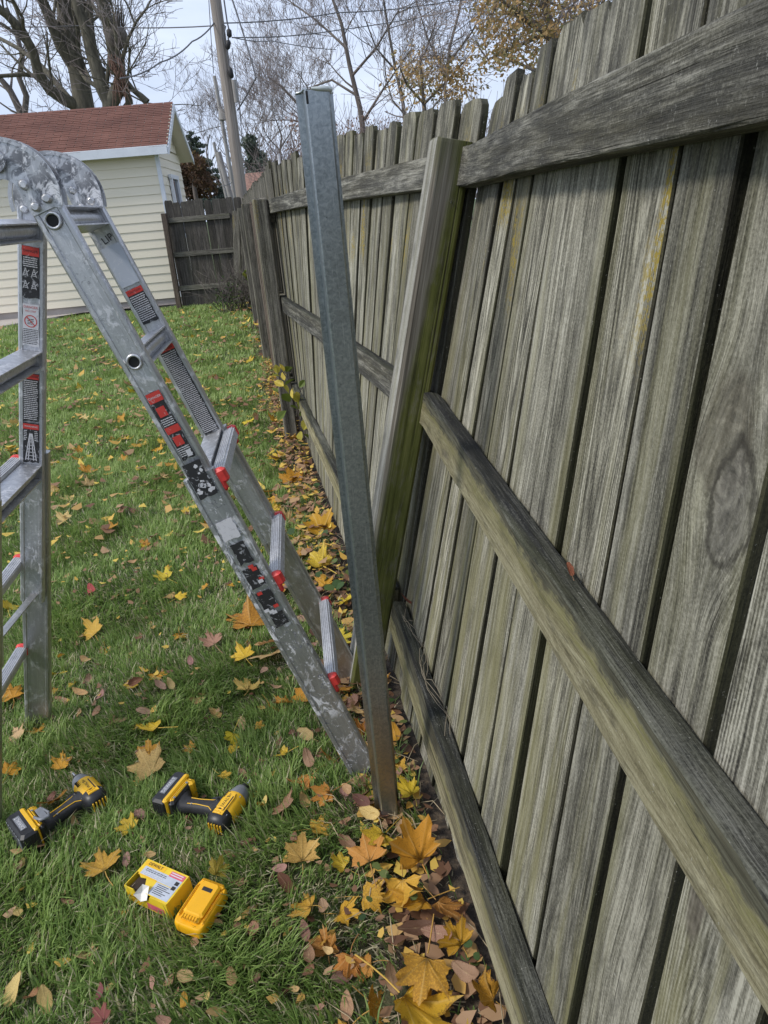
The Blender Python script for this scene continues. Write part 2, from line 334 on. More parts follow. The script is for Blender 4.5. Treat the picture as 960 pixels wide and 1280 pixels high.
def metal_paint(name, base=(.58, .585, .60, 1), rough=.38, metal=.85, white=.55, dark=.6, wscale=46, dt=.57):
    m = NT(name); P = m.obj(); Pr = m.vm('ADD', P, m.info('Location'))
    n0 = m.noise(m.vm('MULTIPLY', P, (60, 60, 3)), 1.0, 3)
    c = m.ramp(n0, [(.3, tuple(x*.78 for x in base[:3])+(1,)), (.7, base)])
    Pw = m.vm('MULTIPLY', P, (1, 1, .55))
    reg = m.noise(P, 7, 3)
    w1 = m.sstep(m.noise(Pw, wscale*1.5, 5, .70, .9), .52, .60); w2 = m.sstep(m.noise(P, wscale*5, 3, .6), .62, .67)
    ws = m.math('MULTIPLY', m.math('MAXIMUM', m.math('MULTIPLY', w1, m.sstep(reg, .38, .55)), m.math('MULTIPLY', w2, .8)), white)
    sm = m.noise(m.vm('MULTIPLY', P, (38, 38, 7)), 1.0, 5, .7, .8)
    c = m.mix(m.sstep(sm, .45, .75, 0, .3), c, (.74, .75, .77, 1))
    c = m.mix(m.sstep(sm, .28, .46, .3, 0), c, (.24, .24, .245, 1))
    scr = m.sstep(m.noise(m.vm('MULTIPLY', P, (700, 700, 12)), 1.0, 2), .60, .68, 0, .3)
    c = m.mix(scr, c, (.78, .78, .8, 1))
    gr = m.math('MULTIPLY', m.sstep(m.noise(P, wscale*(1.9 if dt > .5 else .9), 5, .72, 1.0), dt, dt+.07), m.math('MULTIPLY', m.sstep(m.noise(P, 9, 3), .35, .6), dark))
    c = m.mix(gr, c, (.10, .105, .12, 1))
    c = m.mix(ws, c, (.80, .80, .82, 1))
    m.L(c, m.b.inputs['Base Color'])
    m.L(m.math('MULTIPLY', m.math('SUBTRACT', 1.0, m.math('MAXIMUM', ws, gr)), metal), m.b.inputs['Metallic'])
    m.L(m.math('ADD', m.math('MULTIPLY', m.noise(P, 25, 4), .25), rough-.1), m.b.inputs['Roughness'])
    m.bump(m.math('ADD', ws, m.math('MULTIPLY', n0, .1)), .35, .001)
    return m.mat
ALU = metal_paint('paint_spattered_aluminium')
ALU_S = metal_paint('splattered_lower_rail_aluminium', (.45, .46, .48, 1), .36, .75, .85, .8, 26)
ALU_C = metal_paint('plain_aluminium', (.46, .46, .445, 1), .36, .85, .35, .12, 30)
HINGE = metal_paint('hinge_casting', (.52, .53, .55, 1), .4, .6, .9, .95, 22, .49)
RUNGM = metal_paint('rung_aluminium', (.66, .66, .67, 1), .45, .6, .35, .25, 90)
RED = simple('red_plastic', lin(212, 62, 58), .45, 0, .2, 60)
def sticker_mat(name, col, chips=(.50, .51, .53, 1), amt=.6):
    m = NT(name); P = m.obj()
    ch = m.math('MULTIPLY', m.sstep(m.noise(P, 70, 5, .7, .8), .56, .62), amt)
    c = m.mix(ch, col, chips); m.L(c, m.b.inputs['Base Color']); m.b.inputs['Roughness'].default_value = .5; return m.mat
ST_BLK = sticker_mat('sticker_black', (.02, .02, .022, 1), (.40, .41, .43, 1), .75)
ST_RED = sticker_mat('sticker_red', (.55, .045, .035, 1), (.6, .5, .5, 1), .4)
ST_WHT = sticker_mat('sticker_white', (.62, .62, .64, 1), (.3, .3, .31, 1), .35)
ST_BLU = sticker_mat('sticker_pale_blue', (.46, .50, .57, 1), (.6, .62, .65, 1), .5)
BLACK_HOLE = simple('slot_shade', (.012, .012, .012, 1), .8)
def galv():
    m = NT('galvanised_steel'); P = m.obj()
    v = m.n('ShaderNodeTexVoronoi', feature='F1'); v.inputs['Scale'].default_value = 210
    m.L(m.vm('ADD', m.vm('MULTIPLY', P, (1, 1, .75)), (0, 0, 0)), v.inputs['Vector'])
    sp = m.noise(P, 130, 4, .6, .8)
    n = m.noise(m.vm('MULTIPLY', P, (6, 6, 2.0)), 1.0, 4)
    c = m.ramp(m.math('ADD', m.math('MULTIPLY', sp, .55), m.math('MULTIPLY', n, .45)), [(.36, (.20, .23, .245, 1)), (.5, (.31, .345, .36, 1)), (.66, (.45, .485, .50, 1))])
    sc = m.sstep(m.noise(m.vm('MULTIPLY', P, (400, 400, 9)), 1.0, 2), .64, .7)
    c = m.mix(m.math('MULTIPLY', sc, .35), c, (.68, .72, .75, 1))
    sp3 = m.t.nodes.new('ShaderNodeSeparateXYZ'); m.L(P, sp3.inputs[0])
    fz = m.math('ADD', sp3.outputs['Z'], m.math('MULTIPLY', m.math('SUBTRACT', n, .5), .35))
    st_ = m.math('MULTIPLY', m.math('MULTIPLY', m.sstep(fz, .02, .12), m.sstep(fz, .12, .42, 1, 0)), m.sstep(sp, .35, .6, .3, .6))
    c = m.mix(st_, c, (.42, .31, .13, 1))  # golden reflection of the fallen leaves, put into the colour near the foot
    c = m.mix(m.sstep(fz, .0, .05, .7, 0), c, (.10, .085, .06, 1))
    m.L(c, m.b.inputs['Base Color']); m.b.inputs['Metallic'].default_value = .85
    m.L(m.math('ADD', m.math('MULTIPLY', sp, .2), .22), m.b.inputs['Roughness']); m.bump(sp, .12, .001); return m.mat
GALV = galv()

def leafmat():
    m = NT('dry_leaf'); P = m.obj(); col = m.info('Color'); rnd = m.info('Random')
    at = m.n('ShaderNodeAttribute', attribute_name='vein')
    off = m.t.nodes.new('ShaderNodeCombineXYZ'); m.L(m.math('MULTIPLY', rnd, 50), off.inputs[0])
    Pn = m.vm('ADD', P, off.outputs[0])
    n = m.noise(Pn, 38, 4, .65); n2 = m.noise(Pn, 170, 3, .6)
    c = m.mix(m.sstep(m.math('ADD', n, m.math('MULTIPLY', m.math('SUBTRACT', rnd, .5), .22)), .44, .66, 0, .75), col, m.mix(.62, col, (.20, .075, .02, 1)))
    eg = m.n('ShaderNodeAttribute', attribute_name='edge')
    c = m.mix(m.math('MULTIPLY', m.sstep(m.math('ADD', eg.outputs['Fac'], m.math('MULTIPLY', m.math('SUBTRACT', n, .5), 1.2)), .75, 1.05), m.math('FRACT', m.math('MULTIPLY', rnd, 5.3))), c, (.16, .07, .03, 1))
    c = m.mix(m.math('MULTIPLY', n2, .28), c, (.10, .05, .02, 1))
    c = m.mix(m.sstep(at.outputs['Fac'], .55, .95, 0, .5), c, m.mix(.5, col, (.75, .6, .3, 1)))
    sp = m.sstep(m.noise(Pn, 90, 2), .68, .72)
    c = m.mix(m.math('MULTIPLY', sp, .7), c, (.06, .03, .015, 1))
    m.L(c, m.b.inputs['Base Color']); m.b.inputs['Roughness'].default_value = .55; m.b.inputs['Specular IOR Level'].default_value = .35
    m.bump(m.math('ADD', n2, m.math('MULTIPLY', at.outputs['Fac'], 1.5)), .5, .002)
    tr = m.n('ShaderNodeBsdfTranslucent'); m.L(c, tr.inputs['Color'])
    ms = m.n('ShaderNodeMixShader'); ms.inputs[0].default_value = .22; m.L(m.b.outputs[0], ms.inputs[1]); m.L(tr.outputs[0], ms.inputs[2]); m.L(ms.outputs[0], m.o.inputs[0])
    return m.mat
LEAF = leafmat()
def attr_leaf(name, stops, rough=.6, transl=.25):
    """small foliage / grass coloured by a per-blade 'tone' value"""
    m = NT(name); at = m.n('ShaderNodeAttribute', attribute_name='tone')
    c = m.ramp(at.outputs['Fac'], stops)
    m.L(c, m.b.inputs['Base Color']); m.b.inputs['Roughness'].default_value = rough; m.b.inputs['Specular IOR Level'].default_value = .3
    tr = m.n('ShaderNodeBsdfTranslucent'); m.L(c, tr.inputs['Color'])
    ms = m.n('ShaderNodeMixShader'); ms.inputs[0].default_value = transl; m.L(m.b.outputs[0], ms.inputs[1]); m.L(tr.outputs[0], ms.inputs[2]); m.L(ms.outputs[0], m.o.inputs[0])
    return m.mat
GRASS = attr_leaf('grass_blades', [(0.0, (.06, .11, .028, 1)), (.30, (.16, .26, .06, 1)), (.55, (.29, .41, .11, 1)), (.74, (.43, .53, .20, 1)), (.80, (.46, .42, .24, 1)), (1.0, (.70, .62, .44, 1))], .42, .38)
LEAFBITS = attr_leaf('leaf_litter', [(0.0, (.10, .05, .03, 1)), (.3, (.26, .14, .08, 1)), (.55, (.42, .27, .15, 1)), (.75, (.62, .38, .08, 1)), (1.0, (.78, .58, .12, 1))], .6, .2)
GREENS = attr_leaf('small_green_leaves', [(0.0, (.02, .045, .015, 1)), (.5, (.06, .11, .03, 1)), (1.0, (.16, .2, .06, 1))], .5, .25)
CONIF = attr_leaf('conifer_needles', [(0.0, (.04, .055, .045, 1)), (.5, (.09, .115, .09, 1)), (1.0, (.16, .19, .15, 1))], .7, .1)
RUST = attr_leaf('rusty_foliage', [(0.0, (.03, .03, .022, 1)), (.4, (.07, .055, .035, 1)), (.8, (.13, .07, .045, 1)), (1.0, (.22, .15, .05, 1))], .7, .2)
ORANGE = attr_leaf('orange_autumn_foliage', [(0.0, (.12, .13, .06, 1)), (.3, (.27, .24, .11, 1)), (.6, (.46, .29, .13, 1)), (1.0, (.62, .45, .20, 1))], .7, .3)
PINKBR = attr_leaf('pinkish_brown_foliage', [(0.0, (.13, .08, .06, 1)), (.5, (.28, .17, .12, 1)), (1.0, (.42, .28, .2, 1))], .7, .25)
YVINE = attr_leaf('yellowing_vine_leaves', [(0.0, (.12, .17, .03, 1)), (.5, (.34, .34, .06, 1)), (1.0, (.64, .50, .09, 1))], .5, .3)
def bark(name, a, b, sc=(14, 14, 3)):
    m = NT(name); P = m.obj(); g = m.noise(m.vm('MULTIPLY', P, sc), 1.0, 5, .65, .5)
    m.L(m.ramp(g, [(.32, a), (.68, b)]), m.b.inputs['Base Color']); m.b.inputs['Roughness'].default_value = .9; m.bump(g, .7, .03); return m.mat
BARK1 = bark('mossy_grey_bark', (.06, .055, .04, 1), (.17, .155, .115, 1))
BARK2 = bark('grey_brown_bark', (.085, .072, .062, 1), (.18, .155, .135, 1))
TWIG = bark('twig_bark', (.17, .14, .13, 1), (.29, .25, .235, 1))
POLEW = bark('utility_pole_wood', (.19, .165, .145, 1), (.36, .32, .285, 1), (26, 26, .8))
POLEG = bark('grey_pole_wood', (.22, .21, .2, 1), (.4, .385, .37, 1), (20, 20, .8))
WIRE = simple('wire_rubber', (.11, .11, .12, 1), .6)
BLKRUB = simple('black_rubber', (.012, .012, .014, 1), .55)

def ground_mat():
    m = NT('lawn_soil'); P = m.obj()
    n1 = m.noise(P, 1.3, 5, .6); n2 = m.noise(P, 45, 5, .7); n3 = m.noise(P, 9, 4, .6)
    far_c = m.ramp(m.math('ADD', m.math('MULTIPLY', n3, .5), m.math('MULTIPLY', n2, .5)), [(.3, (.04, .07, .018, 1)), (.52, (.09, .14, .036, 1)), (.7, (.19, .20, .08, 1))])
    soil = m.ramp(n2, [(.3, (.022, .02, .013, 1)), (.55, (.06, .05, .03, 1)), (.75, (.14, .11, .065, 1))])
    c = m.mix(m.sstep(n3, .45, .65, .25, .75), far_c, soil)
    dt = m.t.nodes.new('ShaderNodeVectorMath'); dt.operation = 'DOT_PRODUCT'; m.L(m.vm('SUBTRACT', P, (.153, .944, 0)), dt.inputs[0]); dt.inputs[1].default_value = (.98586, .16760, 0)
    fd_ = m.math('ADD', dt.outputs['Value'], m.math('MULTIPLY', m.math('SUBTRACT', n3, .5), .25))
    lit = m.ramp(n2, [(.3, (.018, .013, .009, 1)), (.5, (.055, .04, .026, 1)), (.66, (.13, .095, .06, 1)), (.8, (.24, .19, .12, 1))])
    c = m.mix(m.math('MULTIPLY', m.sstep(fd_, -.34, -.16), m.sstep(fd_, .3, .5, 1, 0)), c, lit)
    m.L(c, m.b.inputs['Base Color']); m.b.inputs['Roughness'].default_value = .95; m.bump(n2, .8, .02); return m.mat
GROUND = ground_mat()
def concrete():
    m = NT('concrete'); P = m.obj(); n = m.noise(P, 3, 5, .6); n2 = m.noise(P, 120, 3, .7)
    m.L(m.ramp(m.math('ADD', m.math('MULTIPLY', n, .6), m.math('MULTIPLY', n2, .4)), [(.3, (.34, .30, .275, 1)), (.7, (.50, .455, .42, 1))]), m.b.inputs['Base Color'])
    m.b.inputs['Roughness'].default_value = .9; m.bump(n2, .3, .003); return m.mat
CONC = concrete()
def vinyl():
    m = NT('cream_vinyl_siding'); P = m.obj(); n = m.noise(m.vm('MULTIPLY', P, (.7, .7, 6)), 1.0, 4); r = m.info('Random')
    c = m.ramp(n, [(.3, (.76, .69, .545, 1)), (.7, (.82, .755, .615, 1))])
    m.L(c, m.b.inputs['Base Color']); m.b.inputs['Roughness'].default_value = .45; return m.mat
VINYL = vinyl()
WTRIM = simple('white_trim', (.70, .73, .78, 1), .4, 0, .06, 6)
def shingle():
    m = NT('red_brown_shingles'); P = m.obj(); n = m.noise(P, 2.2, 4, .6); n2 = m.noise(P, 90, 3, .7)
    c = m.ramp(m.math('ADD', m.math('MULTIPLY', n, .5), m.math('MULTIPLY', n2, .5)), [(.3, (.085, .035, .026, 1)), (.5, (.145, .061, .043, 1)), (.72, (.21, .095, .068, 1))])
    m.L(c, m.b.inputs['Base Color']); m.b.inputs['Roughness'].default_value = .92; m.bump(n2, .5, .004); return m.mat
SHING = shingle()
ROOF2 = simple('brown_roof', (.26, .15, .115, 1), .9, 0, .25, 8)
HWALL = simple('pale_house_wall', (.42, .40, .37, 1), .8, 0, .1, 3)
GLASS = simple('dark_window_glass', (.02, .022, .025, 1), .08)
YEL = simple('yellow_plastic', (.80, .46, .018, 1), .38, 0, .06, 30)
YELB = simple('battery_cap_yellow', (.82, .42, .008, 1), .42, 0, .05, 30)
BLKP = simple('black_plastic', (.017, .017, .019, 1), .42, 0, .3, 60)
GRIP = simple('black_rubber_grip', (.024, .024, .027, 1), .62, 0, .3, 90, .2)
GREYP = simple('grey_plastic', (.19, .20, .22, 1), .42, 0, .15, 50)
STEEL = simple('bare_steel', (.5, .5, .5, 1), .3, .95, .1, 60)
CARDY = simple('yellow_card', (.78, .55, .03, 1), .5, 0, .06, 40)
CARDG = simple('printed_grey_card', (.47, .51, .58, 1), .42, 0, .08, 40)
CARDW = simple('torn_white_card', (.72, .70, .66, 1), .8, 0, .1, 60)
PINKP = simple('printed_pink', (.62, .12, .17, 1), .5)
INK = simple('black_ink', (.02, .02, .02, 1), .6)
DARKIN = simple('inside_shade', (.035, .022, .014, 1), .9)

FONT = None
def text_mesh(txt, size):
    cu = bpy.data.curves.new('lettering', 'FONT'); cu.body = txt; cu.size = size; cu.align_x = 'CENTER'; cu.align_y = 'CENTER'; cu.resolution_u = 2
    o = bpy.data.objects.new('lettering', cu); COL.objects.link(o)
    dg = bpy.context.evaluated_depsgraph_get(); me = bpy.data.meshes.new_from_object(o.evaluated_get(dg))
    vs = [v.co.copy() for v in me.vertices]; fs = [list(p.vertices) for p in me.polygons]
    bpy.data.objects.remove(o); bpy.data.curves.remove(cu); bpy.data.meshes.remove(me)
    return vs, fs
_TX = {}
def add_text(mb, txt, size, M, m=0):
    if (txt, size) not in _TX: _TX[(txt, size)] = text_mesh(txt, size)
    vs, fs = _TX[(txt, size)]; mb.add(vs, fs, m, False, M)

def attr_mesh(name, V, loops, starts, totals, tone, mat, smooth=False):
    me = bpy.data.meshes.new(name)
    me.vertices.add(len(V)); me.vertices.foreach_set('co', np.asarray(V, np.float32).ravel())
    me.loops.add(len(loops)); me.loops.foreach_set('vertex_index', np.asarray(loops, np.int32))
    me.polygons.add(len(starts)); me.polygons.foreach_set('loop_start', np.asarray(starts, np.int32))
    try: me.polygons.foreach_set('loop_total', np.asarray(totals, np.int32))
    except Exception: pass
    a = me.attributes.new('tone', 'FLOAT', 'POINT'); a.data.foreach_set('value', np.asarray(tone, np.float32))
    me.update(calc_edges=True); me.materials.append(mat)
    return me

# ================================================================== SETTING
g = MB(); g.add([(-400, -120, 0), (400, -120, 0), (400, 900, 0), (-400, 900, 0)], [(0, 1, 2, 3)])
tag(g.build('ground', GROUND), kind='structure')

# ------------------------------------------------------------------ fence geometry
FU = Vector((.17, -1, 0)).normalized(); FN = Vector((1, .17, 0)).normalized(); FB = Vector((.153, .944, 0))
def lean(s): return float(np.interp(s, [-4.1, -1.05, 2.0], [0.0, .22, -.06]))
def fpt(s, t, d=0.0):
    a = lean(s); return FB + FU*s + (FN*math.sin(a)+Vector((0, 0, 1))*math.cos(a))*t + (FN*math.cos(a)-Vector((0, 0, 1))*math.sin(a))*d
def fmat(s, d=0.0, k=0.0, t0=0.0, a=None):
    a = lean(s) if a is None else a
    z = FN*math.sin(a)+Vector((0, 0, 1))*math.cos(a); y = FN*math.cos(a)-Vector((0, 0, 1))*math.sin(a); x = FU.copy()
    z2 = (z + x*k).normalized(); x2 = (x - z*k).normalized()
    return frame(FB+FU*s+y*d+z*t0, x2, y, z2)
def board_mb(wd, th, t0, t1, nseg=5, top='dog', seed=0, warp=1.0, twist=0.0, ch=.0025, follow=0.0):
    """board along local z, width in x, thickness in y (0..th)"""
    r = random.Random(seed); mb = MB(); rs = []
    ph = r.uniform(0, 6); bow = r.uniform(-1, 1)*.004*warp; cup = r.uniform(-1, 1)*.003*warp; tw = r.uniform(-1, 1)*twist
    zs = [lerp(t0, t1, i/nseg) for i in range(nseg+1)]
    if top == 'dog': zs = zs[:-1]+[t1-.045, t1-.018, t1]
    for z in zs:
        f = (z-t0)/(t1-t0); h = wd/2
        e1 = .0015*warp*math.sin(ph+f*9); e2 = .0015*warp*math.sin(ph*2+f*8)
        if top == 'dog' and z > t1-.04: h = h*(.93 if z < t1-.01 else .70+r.uniform(-.05, .1))
        if top == 'saw' and z >= t1: pass
        y = bow*math.sin(f*PI)+.012*tw*f
        sl = tw*f
        pts = [(-h+e1+ch, 0), (0, cup), (h+e2-ch, 0), (h+e2, ch), (h+e2, th-ch), (h+e2-ch, th), (-h+e1+ch, th), (-h+e1, th-ch), (-h+e1, ch)]
        jz = (lambda: r.uniform(-.004, .004)*warp) if z >= t1-1e-6 or z <= t0+1e-6 else (lambda: 0)
        rs.append([(px, y+py+sl*px+follow*z*px, z+jz()) for px, py in pts])
    k = len(rs[0])
    for i in range(len(rs)-1):
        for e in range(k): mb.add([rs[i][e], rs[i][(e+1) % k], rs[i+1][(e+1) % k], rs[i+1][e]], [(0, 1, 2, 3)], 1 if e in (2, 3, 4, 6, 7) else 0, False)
    mb.add(rs[0], [tuple(range(k-1, -1, -1))], 1); mb.add(rs[-1], [tuple(range(k))], 1)
    return mb
fence = thing('wooden_fence', 'long weathered grey wooden privacy fence leaning outward along the right of the lawn', 'fence')
# near panel: boards from measured seams (centre s at mid height, width, sideways tilt, depth offset)
near = []
for l_, r_, k_, d_ in ((-1.262, -1.088, .0, .006), (-1.075, -.945, .02, .010), (-.925, -.805, .035, 0), (-.782, -.680, .06, .004), (-.652, -.523, .06, 0), (-.503, -.367, .06, .003), (-.345, -.222, .05, .006),
                       (-.194, -.066, .045, 0), (-.040, .110, .035, .003), (.131, .255, .03, 0), (.275, .400, .025, .002), (.422, .555, .02, .008), (.577, .712, .02, 0), (.733, .862, .02, .006), (.885, 1.02, .02, 0)):
    near.append(((l_+r_)/2, r_-l_+.006, k_, min(d_, .003) if l_ > -.92 else d_))
for i in range(6): near.append((1.115+.152*i, .132, .01, random.choice((0, .006))))
for i, (s, wd, k, d) in enumerate(near):
    top = 1.79 + random.uniform(-.03, .022) + (.02 if i == 5 else 0)
    mb = board_mb(wd, .020, .035, top, 7, 'dog', 100+i, 1.3, .06, follow=0.0 if i == 0 else -.0918)
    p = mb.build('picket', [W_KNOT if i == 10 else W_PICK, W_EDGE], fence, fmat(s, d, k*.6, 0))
    # tilt pivots about mid height
    p.matrix_local = fmat(s-k*.6*.9, d, k*.6, 0)
    if i == 10: p['label'] = 'picket with a large dark knot and curled grain'
    if i+1 < len(near) and i != 10:
        nx_ = near[i+1]; gc = (s+wd/2+nx_[0]-nx_[1]/2)/2; kk = (k+nx_[2])/2
        board_mb(.092, .016, .05, 1.70, 2, 'flat', 150+i, .6, follow=-.0918).build('added_backing_board', [W_BACK, W_BACK], fence, fmat(gc-kk*.54, .036, kk*.6))  # boards added behind the gaps so no light shows between pickets
s = -1.265; i = 0
while s > -4.0:
    wd = random.choice((.135, .14, .145, .115, .15)); gap = random.uniform(.006, .014)
    s0 = s-wd/2
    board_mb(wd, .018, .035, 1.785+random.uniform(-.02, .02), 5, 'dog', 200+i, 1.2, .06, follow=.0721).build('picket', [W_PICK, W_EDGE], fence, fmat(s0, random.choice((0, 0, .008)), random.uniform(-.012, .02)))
    board_mb(.085, .016, .05, 1.72, 2, 'flat', 250+i, .6, follow=.0721).build('added_backing_board', [W_BACK, W_BACK], fence, fmat(s-wd-gap/2, .036))  # added likewise, closing the far panel's gaps to light
    s -= wd+gap; i += 1
while s > -13.3:
    wd = random.choice((.135, .14, .15)); s0 = s-wd/2
    board_mb(wd, .018, .03, 1.79+random.uniform(-.03, .03), 2, 'dog', 300+i, 1.0).build('picket', [W_FARP, W_EDGE], fence, fmat(s0, 0, random.uniform(-.01, .01)))
    s -= wd+random.uniform(.002, .008); i += 1
s = -4.26; i = 0
while s > -13.0:
    wd = random.choice((.135, .14, .15))
    mm = W_BRN if random.random() < .6 else W_FARP
    board_mb(wd, .018, .03, 1.60+random.uniform(-.02, .03), 2, 'dog', 400+i, 1.5).build('front_board', [mm, mm], fence, fmat(s-wd/2, -.060-random.uniform(0, .012), random.uniform(-.015, .015)))
    s -= wd+random.choice((.03, .05, .12)); i += 1

def rail(s0, s1, tlo, thi, d0, d1, n, mats, seed, wane=.004, wamp=0.0):
    """2x4 following the fence; mats = [front, top]; tlo/thi functions of s"""
    r = random.Random(seed); org = fpt((s0+s1)/2, (tlo((s0+s1)/2)+thi((s0+s1)/2))/2, d0)
    zc = (fpt(s0, thi(s0))-fpt(s1, thi(s1))).normalized()
    a = lean((s0+s1)/2); yv = FN*math.cos(a)-Vector((0, 0, 1))*math.sin(a); xv = yv.cross(zc).normalized(); yv = zc.cross(xv).normalized()
    Mx = frame(org, xv, yv, zc); Mi = Mx.inverted(); mb = MB(); rs = []
    for i in range(n+1):
        q = lerp(s0, s1, i/n); lo, hi = tlo(q), thi(q)
        nz = math.sin(q*7+seed)*.5+math.sin(q*17.3+seed*2)*.35+math.sin(q*31+seed)*.15
        wv = wane + max(0.0, nz)*wamp
        j = lambda k=.0012: r.uniform(-k, k)
        rs.append([Mi @ fpt(q, lo+.003+j(), d0), Mi @ fpt(q, hi-wv*1.0+j(), d0+j()), Mi @ fpt(q, hi-wv*.25+j(), d0+wv*.5+j()), Mi @ fpt(q, hi+j(), d0+wv*1.1+.003+j()), Mi @ fpt(q, hi-.001+j(), d1-.002), Mi @ fpt(q, lo, d1-.002), Mi @ fpt(q, lo, d0+.003+j())])
    k = len(rs[0])
    for i in range(n):
        for e in range(k):
            e2 = (e+1) % k
            mb.add([rs[i][e], rs[i+1][e], rs[i+1][e2], rs[i][e2]], [(0, 1, 2, 3)], 1 if e in (1, 2, 3) else 0, False)
    mb.add(rs[0], [tuple(range(k-1, -1, -1))], 0); mb.add(rs[-1], [tuple(range(k))], 0)
    return mb.build('rail', mats, fence, Mx)
I = lambda xs, ys: (lambda q: float(np.interp(q, xs, ys)))
rail(-1.10, 1.95, I([-1.1, .4, 2], [1.560, 1.538, 1.52]), I([-1.1, .3, 2], [1.655, 1.627, 1.61]), -.040, 0, 40, [W_RAILT, W_RAILT], 1, .003, .002)
rail(-1.09, 1.95, I([-1.1, 0, .6, 2], [.912, .886, .878, .87]), I([-1.1, 0, .6, 2], [1.008, .984, .976, .97]), -.042, 0, 60, [W_RAILG, W_RAILD], 2, .003, .018)
rail(-1.06, 1.95, I([-1.1, -.4, .2, 2], [.232, .172, .125, .06]), I([-1.1, -.4, .2, 2], [.325, .285, .232, .18]), -.042, 0, 60, [W_RAILG, W_RAILD], 5, .003, .009)
rail(-4.12, -1.12, I([-4.1, -1.1], [1.508, 1.560]), I([-4.1, -1.1], [1.590, 1.648]), -.040, 0, 16, [W_RAILT, W_RAILT], 3, .002)
rail(-4.12, -1.12, I([-4.1, -1.1], [.895, .912]), I([-4.1, -1.1], [.990, 1.004]), -.040, 0, 16, [W_RAILT, W_RAILD], 4, .003, .004)
rail(-4.12, -1.14, I([-4.1, -1.1], [.30, .25]), I([-4.1, -1.1], [.40, .335]), -.040, 0, 16, [W_RAILG, W_RAILD], 6, .003, .004)
for q0, q1 in ((-7.2, -4.15), (-10.3, -7.2), (-13.4, -10.3)):
    for tt in (1.5, .95, .33): rail(q0, q1, I([0, 1], [tt-.045, tt-.045]), I([0, 1], [tt+.045, tt+.045]), -.04, 0, 3, [W_FARP, W_FARP], 7)
def fence_post(s, t1, mats, dn=-.088, label=None, a=None, seed=0, wd=.092):
    mb = MB(); h = wd/2; c = .009; r = random.Random(seed); rs = []
    for z in (-.15, .3, .8, 1.2, t1-.01, t1):
        e = .985 if z >= t1 else 1.0
        rs.append([((x)*e, (y)*e, z + (r.uniform(-.008, .008) if z >= t1 else 0)) for x, y in ((-h+c, -h), (h-c, -h), (h, -h+c), (h, h-c), (h-c, h), (-h+c, h), (-h, h-c), (-h, -h+c))])
    k = 8
    for i in range(len(rs)-1):
        for e in range(k):
            mb.add([rs[i][e], rs[i][(e+1) % k], rs[i+1][(e+1) % k], rs[i+1][e]], [(0, 1, 2, 3)], 0 if e in (7, 0) else 1)
    mb.add(rs[-1], [tuple(range(8))], 1)
    o = mb.build('fence_post', mats, fence, fmat(s, dn, 0, 0, a))
    if label: o['label'] = label
    return o
fence_post(-1.125, 1.665, [W_POSTW, W_POSTG], -.089, 'tilted wooden fence post with a bright green mossy side', .235, 3, .099)
fence_post(-4.10, 1.60, [W_RAILG, W_FARP], -.089, None, 0.0, 4)
for s_ in (-7.2, -10.3, -13.4): fence_post(s_, 1.62, [W_FARP, W_FARP], -.1, None, 0.0, 5)
# bent nail in the post
nl = MB(); p0 = fpt(-1.079, 1.52, -.052); nl.tube([p0, p0+FU*.012, p0+FU*.02+Vector((-.004, 0, -.003))], .0018, 5); nl.build('nail', STEEL, fence)

# ------------------------------------------------------------------ cross fence by the garage
A = gnd(228, 385); B = gnd(312, 378); cu = (B-A).normalized(); cn = Vector((cu.y, -cu.x, 0))
if cn.y > 0: cn = -cn                                             # towards the viewer
cf = thing('cross_fence', 'short dark wooden fence panel with three rails closing the gap beside the garage', 'fence')
LEN = (B-A).length
def cmat(u, d=0.0, k=0.0): return frame(A+cu*u+cn*d, (cu-Vector((0, 0, 1))*k).normalized(), -cn, (Vector((0, 0, 1))+cu*k).normalized())
u = .02; i = 0
while u < LEN+.05:
    wd = random.choice((.13, .14, .15))
    board_mb(wd, .018, .04, 1.86+random.uniform(-.03, .035), 2, 'dog', 500+i, 1.6).build('picket', [W_DARK, W_DARK], cf, cmat(u+wd/2, 0, random.uniform(-.012, .012)))
    u += wd+random.choice((-.004, -.002, .004)); i += 1
for tt, ex in ((1.55, -.12), (.96, -.02), (.36, 0.03)):
    mb = MB(); mb.box((0, 0, 0), (.088, .038, LEN+ex+.0), 0, None, .004)
    mb.build('rail', W_FARP, cf, frame(A+cu*((LEN+ex)/2)+cn*.03+Vector((0, 0, tt)), Vector((0, 0, 1)), -cn, cu) if False else frame(A+cu*((LEN+ex)/2)+cn*.0225+Vector((0, 0, tt)), -Vector((0, 0, 1)), cn.cross(cu).cross(cu) if False else cn, cu))
mb = MB(); mb.box((0, 0, .83), (.09, .09, 1.70), 0, None, .006); mb.build('fence_post', W_BRN, cf, cmat(-.03, .09, .02))
for j, (x0, y0, x1, y1) in enumerate(((292, 258, 305, 352), (301, 256, 316, 350))):
    b0 = gnd(x1, y1+24); b0 = A+cu*((b0-A).dot(cu))+cn*(.22+.05*j); b1 = A+cu*((far(x0, y0, b0.y)-A).dot(cu))+cn*.09+Vector((0, 0, 1.62-.03*j))
    zz = (b1-b0).normalized(); xx = (cu-zz*cu.dot(zz)).normalized(); yy = zz.cross(xx)
    o = board_mb(.125, .02, 0, (b1-b0).length, 2, 'flat', 600+j).build('loose_board', [W_FARP, W_EDGE], None, frame(b0, xx, yy, zz))
    tag(o, ('loose grey board leaning on the dark cross fence, the one nearer the garage', 'loose grey board leaning on the dark cross fence, the one nearer the fence corner')[j], 'board')

